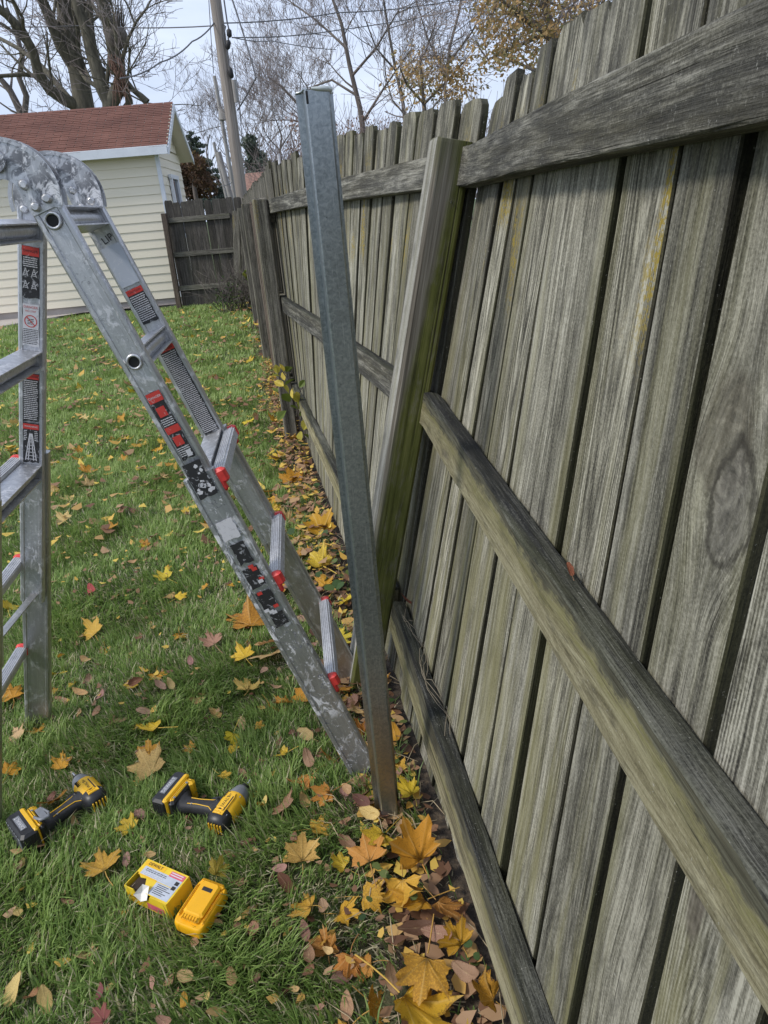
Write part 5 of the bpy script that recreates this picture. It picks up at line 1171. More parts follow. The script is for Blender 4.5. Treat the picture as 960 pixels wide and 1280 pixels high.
leafy_tree('autumn_shrub', 'yellow green shrub with a few orange leaves above the fence beside the tilted post', 530, 17, [(532, 150), (528, 110), (525, 70)], .05, [(rr.uniform(495, 592), rr.uniform(65, 130)) for _ in range(26)], .34, 1500, .045, ORANGE, 32, None, [([(530, 130), (560, 100), (582, 75)], .03, .012), ([(530, 130), (508, 105), (500, 85)], .03, .012)], cat='shrub')
leafy_tree('rust_shrub', 'dark rusty red evergreen shrub between the garage and the poles', 243, 21, [(243, 235), (240, 215)], .06, [(x, y) for x, y in ((230, 215), (238, 205), (244, 215), (250, 222), (255, 232), (236, 228), (228, 232), (246, 205), (240, 238), (234, 195))], .34, 5200, .05, RUST, 33, None, twigs=False, cat='shrub')
leafy_tree('conifer', 'dark ragged conifer beyond the fence right of the brown pole', 325, 40, [(326, 215), (320, 195), (312, 174)], .10, [(312, 178), (315, 188), (318, 195), (324, 198), (318, 205), (328, 208), (322, 214), (334, 215), (316, 220), (330, 224)], .48, 4200, .09, CONIF, 34, 'conifers in the distance', twigs=False)
# white pine with layered boughs
b = gb(240, 48); t = thing('pine_tree', 'tall open pine with layered blue green boughs behind the garage', 'tree', loc=b, group='conifers in the distance')
tp = far(238, 170, 48)-b; mb = MB(); mb.tube([Vector((0, 0, 0)), tp*.5, tp], [.25, .16, .04], 8); mb.build('trunk', BARK2, t)
cs, rs_ = [], []
for k in range(17):
    f = k/16; z = lerp(tp.z*.35, tp.z, f); w_ = lerp(2.6, .35, f)
    for sx in (-1, 1):
        for q in range(3): cs.append(Vector((tp.x*f+sx*w_*(.2+.3*q)+rr.uniform(-.2, .2), rr.uniform(-1, 1)*w_*.5, z-.1*q+rr.uniform(-.15, .15)))); rs_.append(lerp(.5, .26, f)*rr.uniform(.7, 1.2))
leaf_cloud('crown', CONIF, t, cs, rs_, 9000, .10, 35, .35)
# twiggy brush and pinkish crowns far beyond the fence
b = gb(400, 34); t = thing('brush', 'pinkish brown brush showing just over the fence top beside the steel post', 'shrub', loc=b)
cs = [far(rr.uniform(365, 560), rr.uniform(150, 196), 34+rr.uniform(-2, 2))-b for _ in range(60)]
segs = []
for k in range(90):
    p = Vector((rr.uniform(-2, 7), rr.uniform(-2, 2), 0)); grow(segs, p, Vector((rr.gauss(0, .3), rr.gauss(0, .3), 1)).normalized(), 3.2, .03, 2, rr, .2, .5, .008, 4, (3, 4))
tubes(segs, (2, 3, 4)).build('branches', TWIG, t); leaf_cloud('crown', PINKBR, t, cs, [.55]*60, 1500, .06, 36)
# far wood closing the horizon
cs, rs_ = [], []
segs = []
for k in range(150):
    x = rr.uniform(-75, 60); Y = rr.uniform(80, 110)
    grow(segs, Vector((x, Y, 0)), Vector((rr.gauss(0, .1), 0, 1)).normalized(), rr.uniform(3.5, 6.5), .14, 1, rr, .2, .5, .03, 4, (3, 4))
mb = tubes(segs, (1, 2, 3, 4)); tag(mb.build('distant_wood', TWIG, None), kind='stuff')

# ------------------------------------------------------------------ fallen leaves
def maple_half():
    return [(0, 1.0), (5, .84), (12, .86), (16, .70), (24, .54), (31, .68), (35, .68), (43, .82), (47, .97), (52, .84), (60, .84), (63, .68), (72, .52), (82, .60), (90, .56), (100, .70), (106, .58), (118, .48), (134, .34), (155, .18)]
def leaf_mesh(kind, seed):
    r = random.Random(seed); V, F, vein = [], [], []
    if kind == 'maple':
        h = maple_half(); ol = [(a, q) for a, q in h]+[(-a, q) for a, q in reversed(h) if a > 0]
        ol = [(math.radians(90+a+r.uniform(-2.5, 2.5)), q*.5*r.uniform(.93, 1.06)) for a, q in ol]
        lobes = [90, 90+47, 90-47, 90+100, 90-100]
    else:
        n = 22; ol = []
        for i in range(n):
            a = 2*PI*i/n; yy_ = .5*math.sin(a); xx_ = .30*math.copysign(abs(math.cos(a))**1.25, math.cos(a))*(1-.18*math.sin(a))*(1+r.uniform(-.08, .08))
            ol.append((math.atan2(yy_, xx_), math.hypot(xx_, yy_)*r.uniform(.96, 1.04)))
        lobes = [90, 270]
    cx_, cy_ = 0, (-.10 if kind == 'maple' else 0)
    cv = r.uniform(.5, 2.0); fold = r.uniform(-.6, 1.8); tw = r.uniform(-.5, .5); ph = [r.uniform(0, 6) for _ in range(4)]
    def zf(x, y):
        rr_ = math.hypot(x, y-cy_); a = math.atan2(y-cy_, x)
        return .26*cv*rr_*rr_*(1+.8*math.sin(2*a+ph[0])) + .12*fold*abs(x)*rr_*2 + .035*math.sin(9*x+ph[1])*rr_*2 + .04*math.sin(8*y+ph[2])*rr_*2 + .15*tw*x*y
    V.append((cx_, cy_, 0)); vein.append(1.0); n = len(ol)
    n_out = n; rings_ = (.33, .68, 1.0)
    for rg_ in rings_:
        for a, q in ol:
            x, y = q*math.cos(a)*rg_, q*math.sin(a)*rg_ + cy_*(1-rg_) + (0 if kind == 'maple' else 0)
            dv = min(abs((math.degrees(a)-l+180) % 360-180) for l in lobes); vein.append(max(0.0, 1-dv/9.0))
            V.append((x, y, zf(x, y)+(r.uniform(-.012, .012) if rg_ > .9 else 0)))
    for i in range(n):
        j = (i+1) % n; F.append((0, 1+i, 1+j))
        for k in range(2): F.append((1+k*n+i, 1+(k+1)*n+i, 1+(k+1)*n+j, 1+k*n+j))
    o = len(V); L = r.uniform(.35, .6); sx = r.uniform(-.15, .15); y0 = -.15 if kind == 'maple' else -.3
    for k in range(4):
        f = k/3; p = (sx*f*f, y0-L*f, .03*f*(1-f)); e = .011
        for q in ((-e, 0, 0), (e, 0, .004), (0, 0, .014)): V.append((p[0]+q[0], p[1]+q[1], p[2]+q[2])); vein.append(.9)
    for k in range(3):
        for i in range(3): F.append((o+k*3+i, o+k*3+(i+1) % 3, o+k*3+3+(i+1) % 3, o+k*3+3+i))
    me = bpy.data.meshes.new(kind+'_leaf'); me.from_pydata(V, [], F); me.materials.append(LEAF)
    ed = me.attributes.new('edge', 'FLOAT', 'POINT'); ed.data.foreach_set('value', [1.0 if 1+2*n_out <= i < 1+3*n_out else (.35 if 1+n_out <= i < 1+2*n_out else 0.0) for i in range(len(V))])
    at = me.attributes.new('vein', 'FLOAT', 'POINT'); at.data.foreach_set('value', vein); me.polygons.foreach_set('use_smooth', [True]*len(F)); me.update(); return me
MAPLE = [leaf_mesh('maple', 40+i) for i in range(16)]; OVAL = [leaf_mesh('oval', 70+i) for i in range(10)]
YE, BY, OR, TA, PB, BR, RD, AM = (.72, .43, .05, 1), (.82, .60, .04, 1), (.62, .27, .05, 1), (.62, .42, .19, 1), (.46, .27, .19, 1), (.20, .10, .065, 1), (.42, .06, .07, 1), (.70, .36, .03, 1)
PY_ = (.82, .62, .24, 1)
LEAVES = []          # (x, y, radius) for keeping the grass down
def leaf(px_, py_, size_px, col, kind, label, group=None, rot=None, h=.03, tilt=None):
    p = gnd(px_, py_, h); sz = size_px/pxm(p)*(1.38 if kind == 'm' else 1.0)
    me = random.choice(MAPLE if kind == 'm' else OVAL); o = bpy.data.objects.new('maple_leaf' if kind == 'm' else 'fallen_leaf', me); COL.objects.link(o)
    tl = tilt if tilt is not None else (random.gauss(0, .3), random.gauss(0, .3))
    o.rotation_euler = (tl[0], tl[1], rot if rot is not None else random.uniform(0, 6.28)); o.location = p
    o.scale = (sz*random.uniform(.88, 1.1), sz, sz*random.uniform(.8, 1.6))
    if kind == 'o': o.scale.x *= random.uniform(.7, .95)
    j = [random.uniform(.88, 1.1) for _ in range(3)]; o.color = (col[0]*j[0], col[1]*j[1]*j[0], col[2]*j[2], 1)
    tag(o, label, 'leaf', group or 'fallen leaves on the lawn'); LEAVES.append((p.x, p.y, sz*(.40 if kind == 'm' else .5))); return o
named = [
 (521, 1066, 62, AM, 'm', 'large orange yellow maple leaf below the steel post, right of the bright yellow one', .4), (477, 1046, 36, BY, 'm', 'bright yellow maple leaf just below the foot of the steel post', 2.6),
 (461, 1071, 44, OR, 'm', 'orange brown maple leaf below the bright yellow leaf at the steel post', 0), (428, 1081, 30, BY, 'm', 'small lemon yellow maple leaf between the two orange tan leaves left of the fence pile', 1.0),
 (378, 1070, 42, (.66, .38, .11, 1), 'm', 'orange tan maple leaf standing alone in grass left of the fence leaf pile', .2), (503, 1107, 52, YE, 'm', 'golden maple leaf with pale veins overlapping a folded amber leaf beside the fence', 3.3),
 (524, 1128, 52, AM, 'm', 'folded amber maple leaf curled over on the pile beside the fence', 2.2), (552, 1132, 42, OR, 'm', 'orange tan leaf lying flat under the folded amber leaf', 4.0),
 (513, 990, 34, BY, 'm', 'yellow maple leaf between the steel post and the fence boards', .3), (532, 1208, 68, YE, 'm', 'big mustard yellow maple leaf near the bottom of the fence leaf pile', 2.9),
 (514, 1256, 84, (.78, .52, .04, 1), 'm', 'largest yellow maple leaf cut by the bottom edge of the photo', 4.0), (573, 1176, 40, AM, 'm', 'orange leaf standing on edge against the bottom fence rail', .5),
 (583, 1216, 38, PB, 'o', 'pinkish tan crinkled leaf beside the big mustard leaf', 1.0), (612, 1246, 44, AM, 'm', 'torn orange leaf leaning on the bottom rail at the lower right', 1.2),
 (548, 1167, 40, PB, 'o', 'rosy brown oval leaf between the amber leaf and the big mustard leaf', 1.2), (519, 1160, 44, BR, 'o', 'dark brown oval leaf pair under the folded amber leaf', 2.0),
 (489, 1222, 34, PB, 'o', 'pinkish oval leaf standing at the left of the big mustard leaf', .2), (386, 1193, 30, PB, 'o', 'pinkish brown oval leaf in a short row of brown leaves in the grass', .5),
 (381, 1163, 30, (.28, .15, .11, 1), 'o', 'dark rosy narrow leaf above the row of brown leaves in the grass', .1), (386, 1215, 24, (.36, .19, .14, 1), 'o', 'lowest leaf in the short row of brown leaves in the grass', -.6),
 (376, 1250, 24, (.66, .40, .10, 1), 'o', 'single round orange tan leaf near the bottom middle of the lawn', 0), (404, 1133, 22, (.60, .45, .24, 1), 'o', 'pale tan leaf right of the screw box among dark leaf scraps', .4),
 (356, 1103, 28, BR, 'o', 'dark brown leaf below the orange tan leaf standing alone', .9), (317, 1161, 24, PB, 'o', 'rosy oval leaf right of the yellow battery', .3),
 (289, 1221, 24, TA, 'o', 'tan oval leaf, the right one of the pair below the battery', .2), (231, 1221, 28, TA, 'o', 'pale tan round leaf, the left one of the pair below the battery', .9),
 (270, 1265, 26, TA, 'o', 'round tan leaf with brown rim at the bottom edge below the battery', 1.5), (230, 1252, 22, YE, 'o', 'yellowish leaf half sunk in grass near the bottom edge', .2),
 (125, 1240, 22, (.25, .07, .08, 1), 'o', 'dark crimson leaf at the lower left of the lawn', .2), (128, 1274, 30, (.26, .06, .08, 1), 'm', 'dark crimson leaf cut by the bottom edge at the left', 1),
 (56, 1248, 34, TA, 'o', 'round tan leaf beside the upright pale leaf in the lower left corner', .5), (17, 1236, 40, PY_, 'o', 'upright pale straw leaf in the lower left corner', -.5), (40, 1245, 26, (.5, .28, .14, 1), 'o', 'curled orange brown leaf between the pale straw leaf and the tan leaf', .3),
 (109, 1196, 30, PY_, 'm', 'straw yellow curled leaf left of the battery in the lower lawn', 1), (22, 1139, 28, PY_, 'o', 'pale yellow leaf below the left driver at the frame edge', .7),
 (130, 1084, 46, YE, 'm', 'golden maple leaf left of the yellow screw box', .7), (158, 1074, 24, PB, 'o', 'pinkish tan leaf tucked between the golden leaf and the screw box', .2), (162, 1034, 26, BY, 'm', 'small yellow maple leaf below the battery of the right driver', .8),
 (272, 1090, 30, (.5, .42, .05, 1), 'm', 'yellow green maple leaf touching the upper corner of the battery', .3), (187, 962, 46, (.70, .46, .17, 1), 'm', 'tan orange maple leaf above the right driver, below an orange leaf', .1),
 (186, 943, 32, AM, 'm', 'orange maple leaf above the tan orange leaf near the right driver', .0), (191, 910, 36, BY, 'm', 'yellow maple leaf above the orange leaf in the lawn by the tools', 1.2),
 (68, 1000, 36, AM, 'm', 'orange maple leaf beside the nose of the left driver', .6), (22, 922, 30, PY_, 'm', 'straw yellow leaf left of the ladder foot at the frame edge', .5), (48, 914, 26, AM, 'm', 'orange leaf touching the left ladder foot', .9), (12, 965, 28, AM, 'm', 'orange leaf at the frame edge above the left driver', .2),
 (310, 861, 36, (.80, .56, .14, 1), 'm', 'pale yellow maple leaf with a long stalk beside the lower ladder rail', .2), (358, 878, 28, AM, 'm', 'small orange yellow maple leaf beside the lower ladder rail near its foot', 2.0), (305, 820, 30, BY, 'm', 'bright yellow maple leaf in the lawn between the ladder legs', .6),
 (341, 818, 48, PY_, 'm', 'large straw tan maple leaf beside the ladder rail', 1.0), (313, 778, 54, AM, 'm', 'large curled orange maple leaf in the lawn between the ladder legs', .4), (267, 803, 32, PB, 'm', 'pinkish tan crumpled maple leaf left of the large orange leaf', .4),
 (117, 790, 32, YE, 'm', 'orange yellow folded leaf on the lawn between the ladder legs at the left', .7), (114, 737, 20, RD, 'o', 'single crimson leaf on the lawn between the ladder legs', .6), (72, 842, 24, BY, 'm', 'small yellow leaf right of the left ladder leg near the ground', .8),
 (77, 820, 18, YE, 'o', 'tiny tan yellow leaf just above the small yellow leaf by the left ladder leg', .2), (100, 865, 24, TA, 'o', 'flat tan leaf between the left ladder leg and the lawn middle', 1.4), (10, 760, 30, BY, 'm', 'bright yellow leaf seen between the rungs of the left ladder leg', .3),
 (15, 870, 30, AM, 'm', 'orange leaf under the lowest left rung', .9), (207, 722, 24, BY, 'm', 'yellow maple leaf in the lawn left of the middle of the ladder rail', 1.1), (140, 660, 22, AM, 'm', 'amber leaf alone on the lawn between the ladder legs halfway up', .5), (80, 650, 22, PY_, 'm', 'pale yellow leaf close to the right of the left ladder leg', .5),
 (108, 589, 22, AM, 'm', 'amber leaf on the lawn right of the tower sticker', .2), (312, 738, 22, AM, 'm', 'amber leaf close left of the lower ladder rail', .3), (213, 855, 20, TA, 'o', 'pale leaf scrap in the lawn between the ladder legs', .3), (238, 826, 18, PB, 'o', 'small rosy leaf in the lawn left of the bright yellow leaf', .4),
 (400, 663, 40, AM, 'm', 'orange leaf on the ground at the fence right of the middle ladder rung', .3), (400, 706, 36, BY, 'm', 'yellow maple leaf on the ground at the fence beside the lower ladder rungs', .6), (385, 690, 32, AM, 'm', 'orange yellow leaf between two others at the fence beside the ladder rungs', 1.9),
 (366, 600, 30, AM, 'm', 'orange tan leaf at the fence base above the vine covered spot', .3), (380, 612, 26, PY_, 'm', 'pale yellow leaf at the fence base next to the orange tan one', .9), (345, 528, 20, AM, 'm', 'amber leaf on the lawn beside the yellow vine', .5), (312, 527, 18, BY, 'm', 'small yellow leaf on the lawn left of the vine', .4), (273, 472, 16, AM, 'm', 'amber leaf on the lawn beyond the upper ladder rail', .4),
 (436, 750, 26, BY, 'm', 'yellow leaf between the lowest ladder rung and the steel post', .8), (407, 730, 24, AM, 'm', 'amber leaf just above the lowest ladder rung', .2), (430, 990, 26, PB, 'o', 'pinkish leaf at the tip of the lower ladder rail', .3), (452, 1000, 26, BR, 'o', 'dark brown curled leaf between the ladder foot and the steel post', .9), (462, 1016, 30, PY_, 'o', 'pale straw leaf lying against the foot of the steel post', 1.0),
 (497, 962, 26, PB, 'o', 'rosy brown leaf behind the steel post close to the fence', .1), (493, 915, 26, AM, 'o', 'amber leaf standing on edge behind the steel post', .1), (502, 1035, 22, TA, 'o', 'narrow tan leaf right of the steel post foot', .1), (512, 1008, 16, YE, 'o', 'tiny yellow leaf right of the steel post foot', .1),
 (385, 948, 28, PB, 'o', 'pinkish leaf in the grass left of the lower ladder rail tip', .5), (365, 915, 18, BR, 'o', 'small dark leaf in the grass below the ladder rail', .3), (343, 858, 24, TA, 'o', 'pale leaf beside the pale yellow maple leaf near the ladder rail', 1.0), (330, 838, 22, PB, 'o', 'pinkish leaf under the large straw tan maple leaf', .7),
 (355, 1010, 34, PB, 'm', 'pinkish tan ragged leaf right of the right driver', .4), (328, 1006, 22, AM, 'o', 'small orange leaf at the nose of the right driver', .2), (174, 1018, 24, PB, 'o', 'pinkish leaf between the two drivers', .6), (22, 1082, 26, PB, 'o', 'pinkish leaf just below the battery of the left driver', .4),
]
for px_, py_, s_, c_, k_, lb_, ro_ in named:
    tl = None
    if 'standing' in lb_ or 'upright' in lb_ or 'leaning' in lb_: tl = (random.uniform(.6, .9), random.uniform(-.3, .3))
    big = px_ > 435 and py_ > 1030
    leaf(px_, py_, s_*(1.12 if big else 1), c_, k_, lb_, None, ro_+random.uniform(-.3, .3), .058 if big else .035, tl)
def on_lawn(p):
    d = (p-FB).dot(FN); return d < -.05
MARKS = [('torn box', 200, 1108), ('yellow battery', 250, 1130), ('right driver', 250, 1005), ('left driver', 70, 1020), ('left ladder foot', 47, 900), ('ladder rail tip', 455, 970), ('steel post foot', 487, 1025),
         ('crimson leaf', 114, 737), ('large curled orange leaf', 313, 778), ('concrete apron', 100, 405), ('yellow vine', 370, 490), ('cross fence', 265, 385), ('middle capped rung', 357, 695), ('lowest capped rung', 428, 800),
         ('highest capped rung', 282, 570), ('mossy post', 470, 860), ('big mustard leaf', 532, 1208), ('lemon yellow leaf', 428, 1081), ('tower sticker', 34, 555), ('rosy pair of leaves', 386, 1200), ('far fence post', 370, 545),
         ('golden leaf by the box', 130, 1084), ('pale straw leaf', 17, 1236), ('round tan leaf', 231, 1221), ('amber leaf pile', 524, 1128), ('lone amber leaf', 140, 660), ('upper ladder rail hole', 164, 453)]
USED = set()
def where(x, y, head):
    near_ = sorted(MARKS, key=lambda m_: (m_[1]-x)**2+(m_[2]-y)**2)
    def dirn(m_):
        dx, dy = x-m_[1], y-m_[2]; h_ = 'left' if dx < 0 else 'right'; v_ = 'above' if dy < 0 else 'below'
        if abs(dx) > 2.2*abs(dy): return h_+' of'
        if abs(dy) > 2.2*abs(dx): return v_
        return v_+' and '+h_+' of'
    def dist(m_): 
        q = math.hypot(x-m_[1], y-m_[2]); return 'close ' if q < 45 else ('' if q < 110 else 'well ')
    for a_ in range(5):
        c_ = head+' '+dist(near_[a_])+dirn(near_[a_])+' the '+near_[a_][0]
        if c_ not in USED: USED.add(c_); return c_
    for a_ in range(4):
        for b_ in range(a_+1, 6):
            c_ = head+' '+dirn(near_[a_])+' the '+near_[a_][0]+', '+dirn(near_[b_])+' the '+near_[b_][0]
            if c_ not in USED and len(c_.split()) <= 16: USED.add(c_); return c_
    return head+' '+dirn(near_[0])+' the '+near_[0][0]
def crowd(n, xr, yr, cols, kinds, szr, labels, group, cond=None):
    k = 0
    while k < n:
        x, y = random.uniform(*xr), random.uniform(*yr); p = gnd(x, y)
        if not on_lawn(p) or (cond and not cond(p)): continue
        if min((math.hypot(p.x-a, p.y-b_)-r_ for a, b_, r_ in LEAVES), default=1) < .01: continue
        i = random.randrange(len(cols)); kd = kinds[i]
        head = labels[i].split(' leaf')[0]+' leaf'
        leaf(x, y, random.uniform(*szr)/1000*pxm(gnd(x, y)), cols[i], kd, where(x, y, head), group, None, random.uniform(.012, .04)); k += 1
fd = lambda p: -(p-FB).dot(FN)
crowd(64, (60, 400), (600, 1000), [AM, BY, TA, PB, BR], ['m', 'm', 'o', 'o', 'o'], (35, 70), ['small amber maple leaf scattered on the lawn between the ladder legs', 'small yellow maple leaf scattered on the lawn between the ladder legs', 'small tan leaf scrap scattered on the lawn between the ladder legs', 'small rosy brown leaf scattered on the lawn between the ladder legs', 'small dark brown leaf scattered on the lawn between the ladder legs'], 'small leaves scattered between the ladder legs')
crowd(26, (-10, 420), (1000, 1290), [TA, PB, BR, PY_], ['o', 'o', 'o', 'o'], (18, 42), ['small tan leaf scrap in the near grass around the tools', 'small rosy leaf scrap in the near grass around the tools', 'small dark brown leaf scrap in the near grass around the tools', 'small straw coloured leaf scrap in the near grass around the tools'], 'leaf scraps around the tools')
crowd(104, (0, 335), (415, 640), [AM, BY, TA, PY_], ['m', 'm', 'm', 'm'], (60, 120), ['amber maple leaf dotted on the far lawn below the garage', 'yellow maple leaf dotted on the far lawn below the garage', 'tan maple leaf dotted on the far lawn below the garage', 'pale yellow maple leaf dotted on the far lawn below the garage'], 'leaves dotted on the far lawn')
crowd(34, (380, 640), (880, 1290), [PB, YE, OR, TA, AM], ['o', 'm', 'm', 'o', 'm'], (48, 90), ['rosy brown leaf in the litter along the near fence base', 'golden maple leaf in the litter along the near fence base', 'orange brown maple leaf in the litter along the near fence base', 'tan leaf in the litter along the near fence base', 'amber maple leaf in the litter along the near fence base'], 'leaf litter along the near fence', lambda p: fd(p) < .42)
crowd(40, (330, 470), (520, 870), [AM, BY, PB, TA], ['m', 'm', 'o', 'm'], (70, 120), ['amber maple leaf in the litter along the fence beyond the ladder', 'yellow maple leaf in the litter along the fence beyond the ladder', 'rosy brown leaf in the litter along the fence beyond the ladder', 'tan maple leaf in the litter along the fence beyond the ladder'], 'leaf litter along the far fence', lambda p: fd(p) < .65)

def lawn_pts(n, rg, x0, x1, y0, y1):
    P_ = np.column_stack([rg.uniform(x0, x1, n), rg.uniform(y0, y1, n)])
    d = (P_[:, 0]-FB.x)*FN.x+(P_[:, 1]-FB.y)*FN.y
    return P_[d < -.015], -d[d < -.015]
# leaf crumbs nobody could count
def crumbs():
    rg = np.random.default_rng(5); parts = []
    for n, x0, x1, y0, y1, sz in ((3200, -2.2, .4, .7, 3.2, .012), (4200, -3.6, 0, 3.2, 7, .028), (3000, -6.5, -.4, 7, 13.6, .04)):
        P_, d = lawn_pts(n, rg, x0, x1, y0, y1); keep = (rg.random(len(P_)) < .32+.6*np.exp(-d/.25)); P_ = P_[keep]
        parts.append((P_, np.full(len(P_), sz)))
    P_, d = lawn_pts(30000, rg, -1.2, .4, .7, 9); k = d < .2; parts.append((P_[k][:1700], np.full(min(1700, k.sum()), .020)))
    P2 = np.concatenate([p for p, _ in parts]); sz = np.concatenate([s_ for _, s_ in parts])*rg.uniform(.5, 1.5, len(P2)); n = len(P2)
    a = rg.uniform(0, 6.283, n); V = np.empty((n, 5, 3)); tl = rg.normal(0, .35, (n, 2))
    for k, (u, v) in enumerate(((-1, 0), (-.2, -.55), (1, -.1), (.4, .5), (-.4, .5))):
        u_ = u*(1+rg.normal(0, .15, n)); v_ = v*(1+rg.normal(0, .2, n))
        V[:, k, 0] = P2[:, 0]+(u_*np.cos(a)-v_*np.sin(a))*sz; V[:, k, 1] = P2[:, 1]+(u_*np.sin(a)+v_*np.cos(a))*sz
        V[:, k, 2] = .014+rg.uniform(0, .014, n)*0+sz*(u_*tl[:, 0]+v_*tl[:, 1])*.7+.3*sz*(u_**2)
    V[:, :, 2] += (rg.uniform(0, .016, n)+np.where(P2[:, 1] > 2.8, rg.uniform(0, .035, n), 0))[:, None]; V[:, :, 2] = np.maximum(V[:, :, 2], .003)
    tn = np.clip(rg.beta(1.3, 1.6, n)+np.where(P2[:, 1] > 2.8, .10, 0), 0, 1)
    me = attr_mesh('leaf_crumbs', V.reshape(-1, 3), np.arange(n*5), np.arange(n)*5, np.full(n, 5), np.repeat(tn, 5), LEAFBITS)
    tag(link('leaf_crumbs', me), kind='stuff')
crumbs()

# ------------------------------------------------------------------ grass
def grass():
    rg = np.random.default_rng(9); P_, S_ = [], []
    for n, x0, x1, y0, y1, hs, ws in ((150000, -2.0, .40, .55, 2.6, 1.0, 1.0), (90000, -2.9, .1, 2.6, 4.8, 1.0, 1.35), (70000, -4.6, -.3, 4.8, 8.2, 1.05, 2.1), (60000, -7.6, -.9, 8.2, 14.3, 1.1, 3.4)):
        p, d = lawn_pts(n, rg, x0, x1, y0, y1)
        # thin out in the litter strip beside the fence
        strip = .17+.07*np.sin(p[:, 1]*3.1)+.05*np.sin(p[:, 1]*7.7)
        keep = rg.random(len(p)) < np.clip((d-strip*.4)/(strip*1.0), .06, 1); p = p[keep]; 
        P_.append(p); S_.append(np.column_stack([np.full(len(p), hs), np.full(len(p), ws)]))
    P = np.concatenate(P_); S = np.concatenate(S_); n = len(P)
    X, Y = P[:, 0], P[:, 1]
    cl = np.sin(X*9.1+1.7*np.sin(Y*5.3))*np.sin(Y*8.3+1.3*np.sin(X*6.1)); cl2 = np.sin(X*23+2*np.sin(Y*17))*np.sin(Y*21+2*np.sin(X*19))
    L = S[:, 0]*(.048+.016*cl+.012*cl2)*rg.uniform(.55, 1.5, n)
    for x, y, r_ in LEAVES:
        m_ = (np.abs(X-x) < r_) & (np.abs(Y-y) < r_); m_[m_] = (X[m_]-x)**2+(Y[m_]-y)**2 < (r_*.92)**2; L[m_] *= .35
    for obj_, r_ in ((ML, 0), (MR, 0)):
        for k in range(9):
            q = obj_ @ Vector((0, .022*k, 0)); m_ = (X-q.x)**2+(Y-q.y)**2 < .045**2; L[m_] *= .45
    for q, r_ in ((box.matrix_world @ Vector((bw/2, bl/2, 0)), .066), (bat.matrix_world.translation, .055)):
        m_ = (X-q.x)**2+(Y-q.y)**2 < r_**2; L[m_] *= .4
    # concrete apron stays bare
    ap = [gnd(0, 410), gnd(145, 386), gnd(217, 380)]
    yl = np.interp(X, [ap[0].x-2, ap[0].x, ap[1].x, ap[2].x, 0], [ap[0].y-.6, ap[0].y, ap[1].y, 14.6, 14.6]); ok = Y < yl-.16
    P, S, L, X, Y, cl, cl2 = P[ok], S[ok], L[ok], X[ok], Y[ok], cl[ok], cl2[ok]; n = len(P)
    az = rg.uniform(0, 2*np.pi, n)*.6 + 2.2*np.sin(X*3.3+Y*2.1)+1.5*np.sin(Y*5.7-X*4.4); ln = rg.beta(2.2, 1.5, n)*1.15
    dx, dy = np.cos(az), np.sin(az); w_ = .0016*S[:, 1]*rg.uniform(.7, 1.4, n)
    px_, py_ = -dy, dx
    V = np.empty((n, 5, 3)); m1 = .55
    h1 = L*m1*np.cos(ln*.55); o1 = L*m1*np.sin(ln*.55); h2 = h1+L*(1-m1)*np.cos(ln*1.35); o2 = o1+L*(1-m1)*np.sin(ln*1.35)
    V[:, 0] = np.column_stack([X-px_*w_, Y-py_*w_, np.zeros(n)]); V[:, 1] = np.column_stack([X+px_*w_, Y+py_*w_, np.zeros(n)])
    V[:, 2] = np.column_stack([X+dx*o1+px_*w_*.85, Y+dy*o1+py_*w_*.85, h1]); V[:, 3] = np.column_stack([X+dx*o1-px_*w_*.85, Y+dy*o1-py_*w_*.85, h1])
    V[:, 4] = np.column_stack([X+dx*o2, Y+dy*o2, np.maximum(h2, .002)])
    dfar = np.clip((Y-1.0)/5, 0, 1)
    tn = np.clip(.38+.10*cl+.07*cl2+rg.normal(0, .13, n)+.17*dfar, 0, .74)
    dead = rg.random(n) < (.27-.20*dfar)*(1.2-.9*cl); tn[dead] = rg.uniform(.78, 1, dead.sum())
    flatm = dead & (rg.random(n) < .7); V[flatm, 2:, 2] *= .35
    base = np.arange(n)[:, None]*5; loops = np.concatenate([base+np.array([[0, 1, 2, 3]]), base+np.array([[3, 2, 4]])], 1).ravel()
    starts = np.column_stack([np.arange(n)*7, np.arange(n)*7+4]).ravel(); tot = np.tile([4, 3], n)
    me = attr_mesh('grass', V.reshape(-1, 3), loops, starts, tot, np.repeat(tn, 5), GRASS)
    tag(link('grass', me), kind='stuff')
grass()

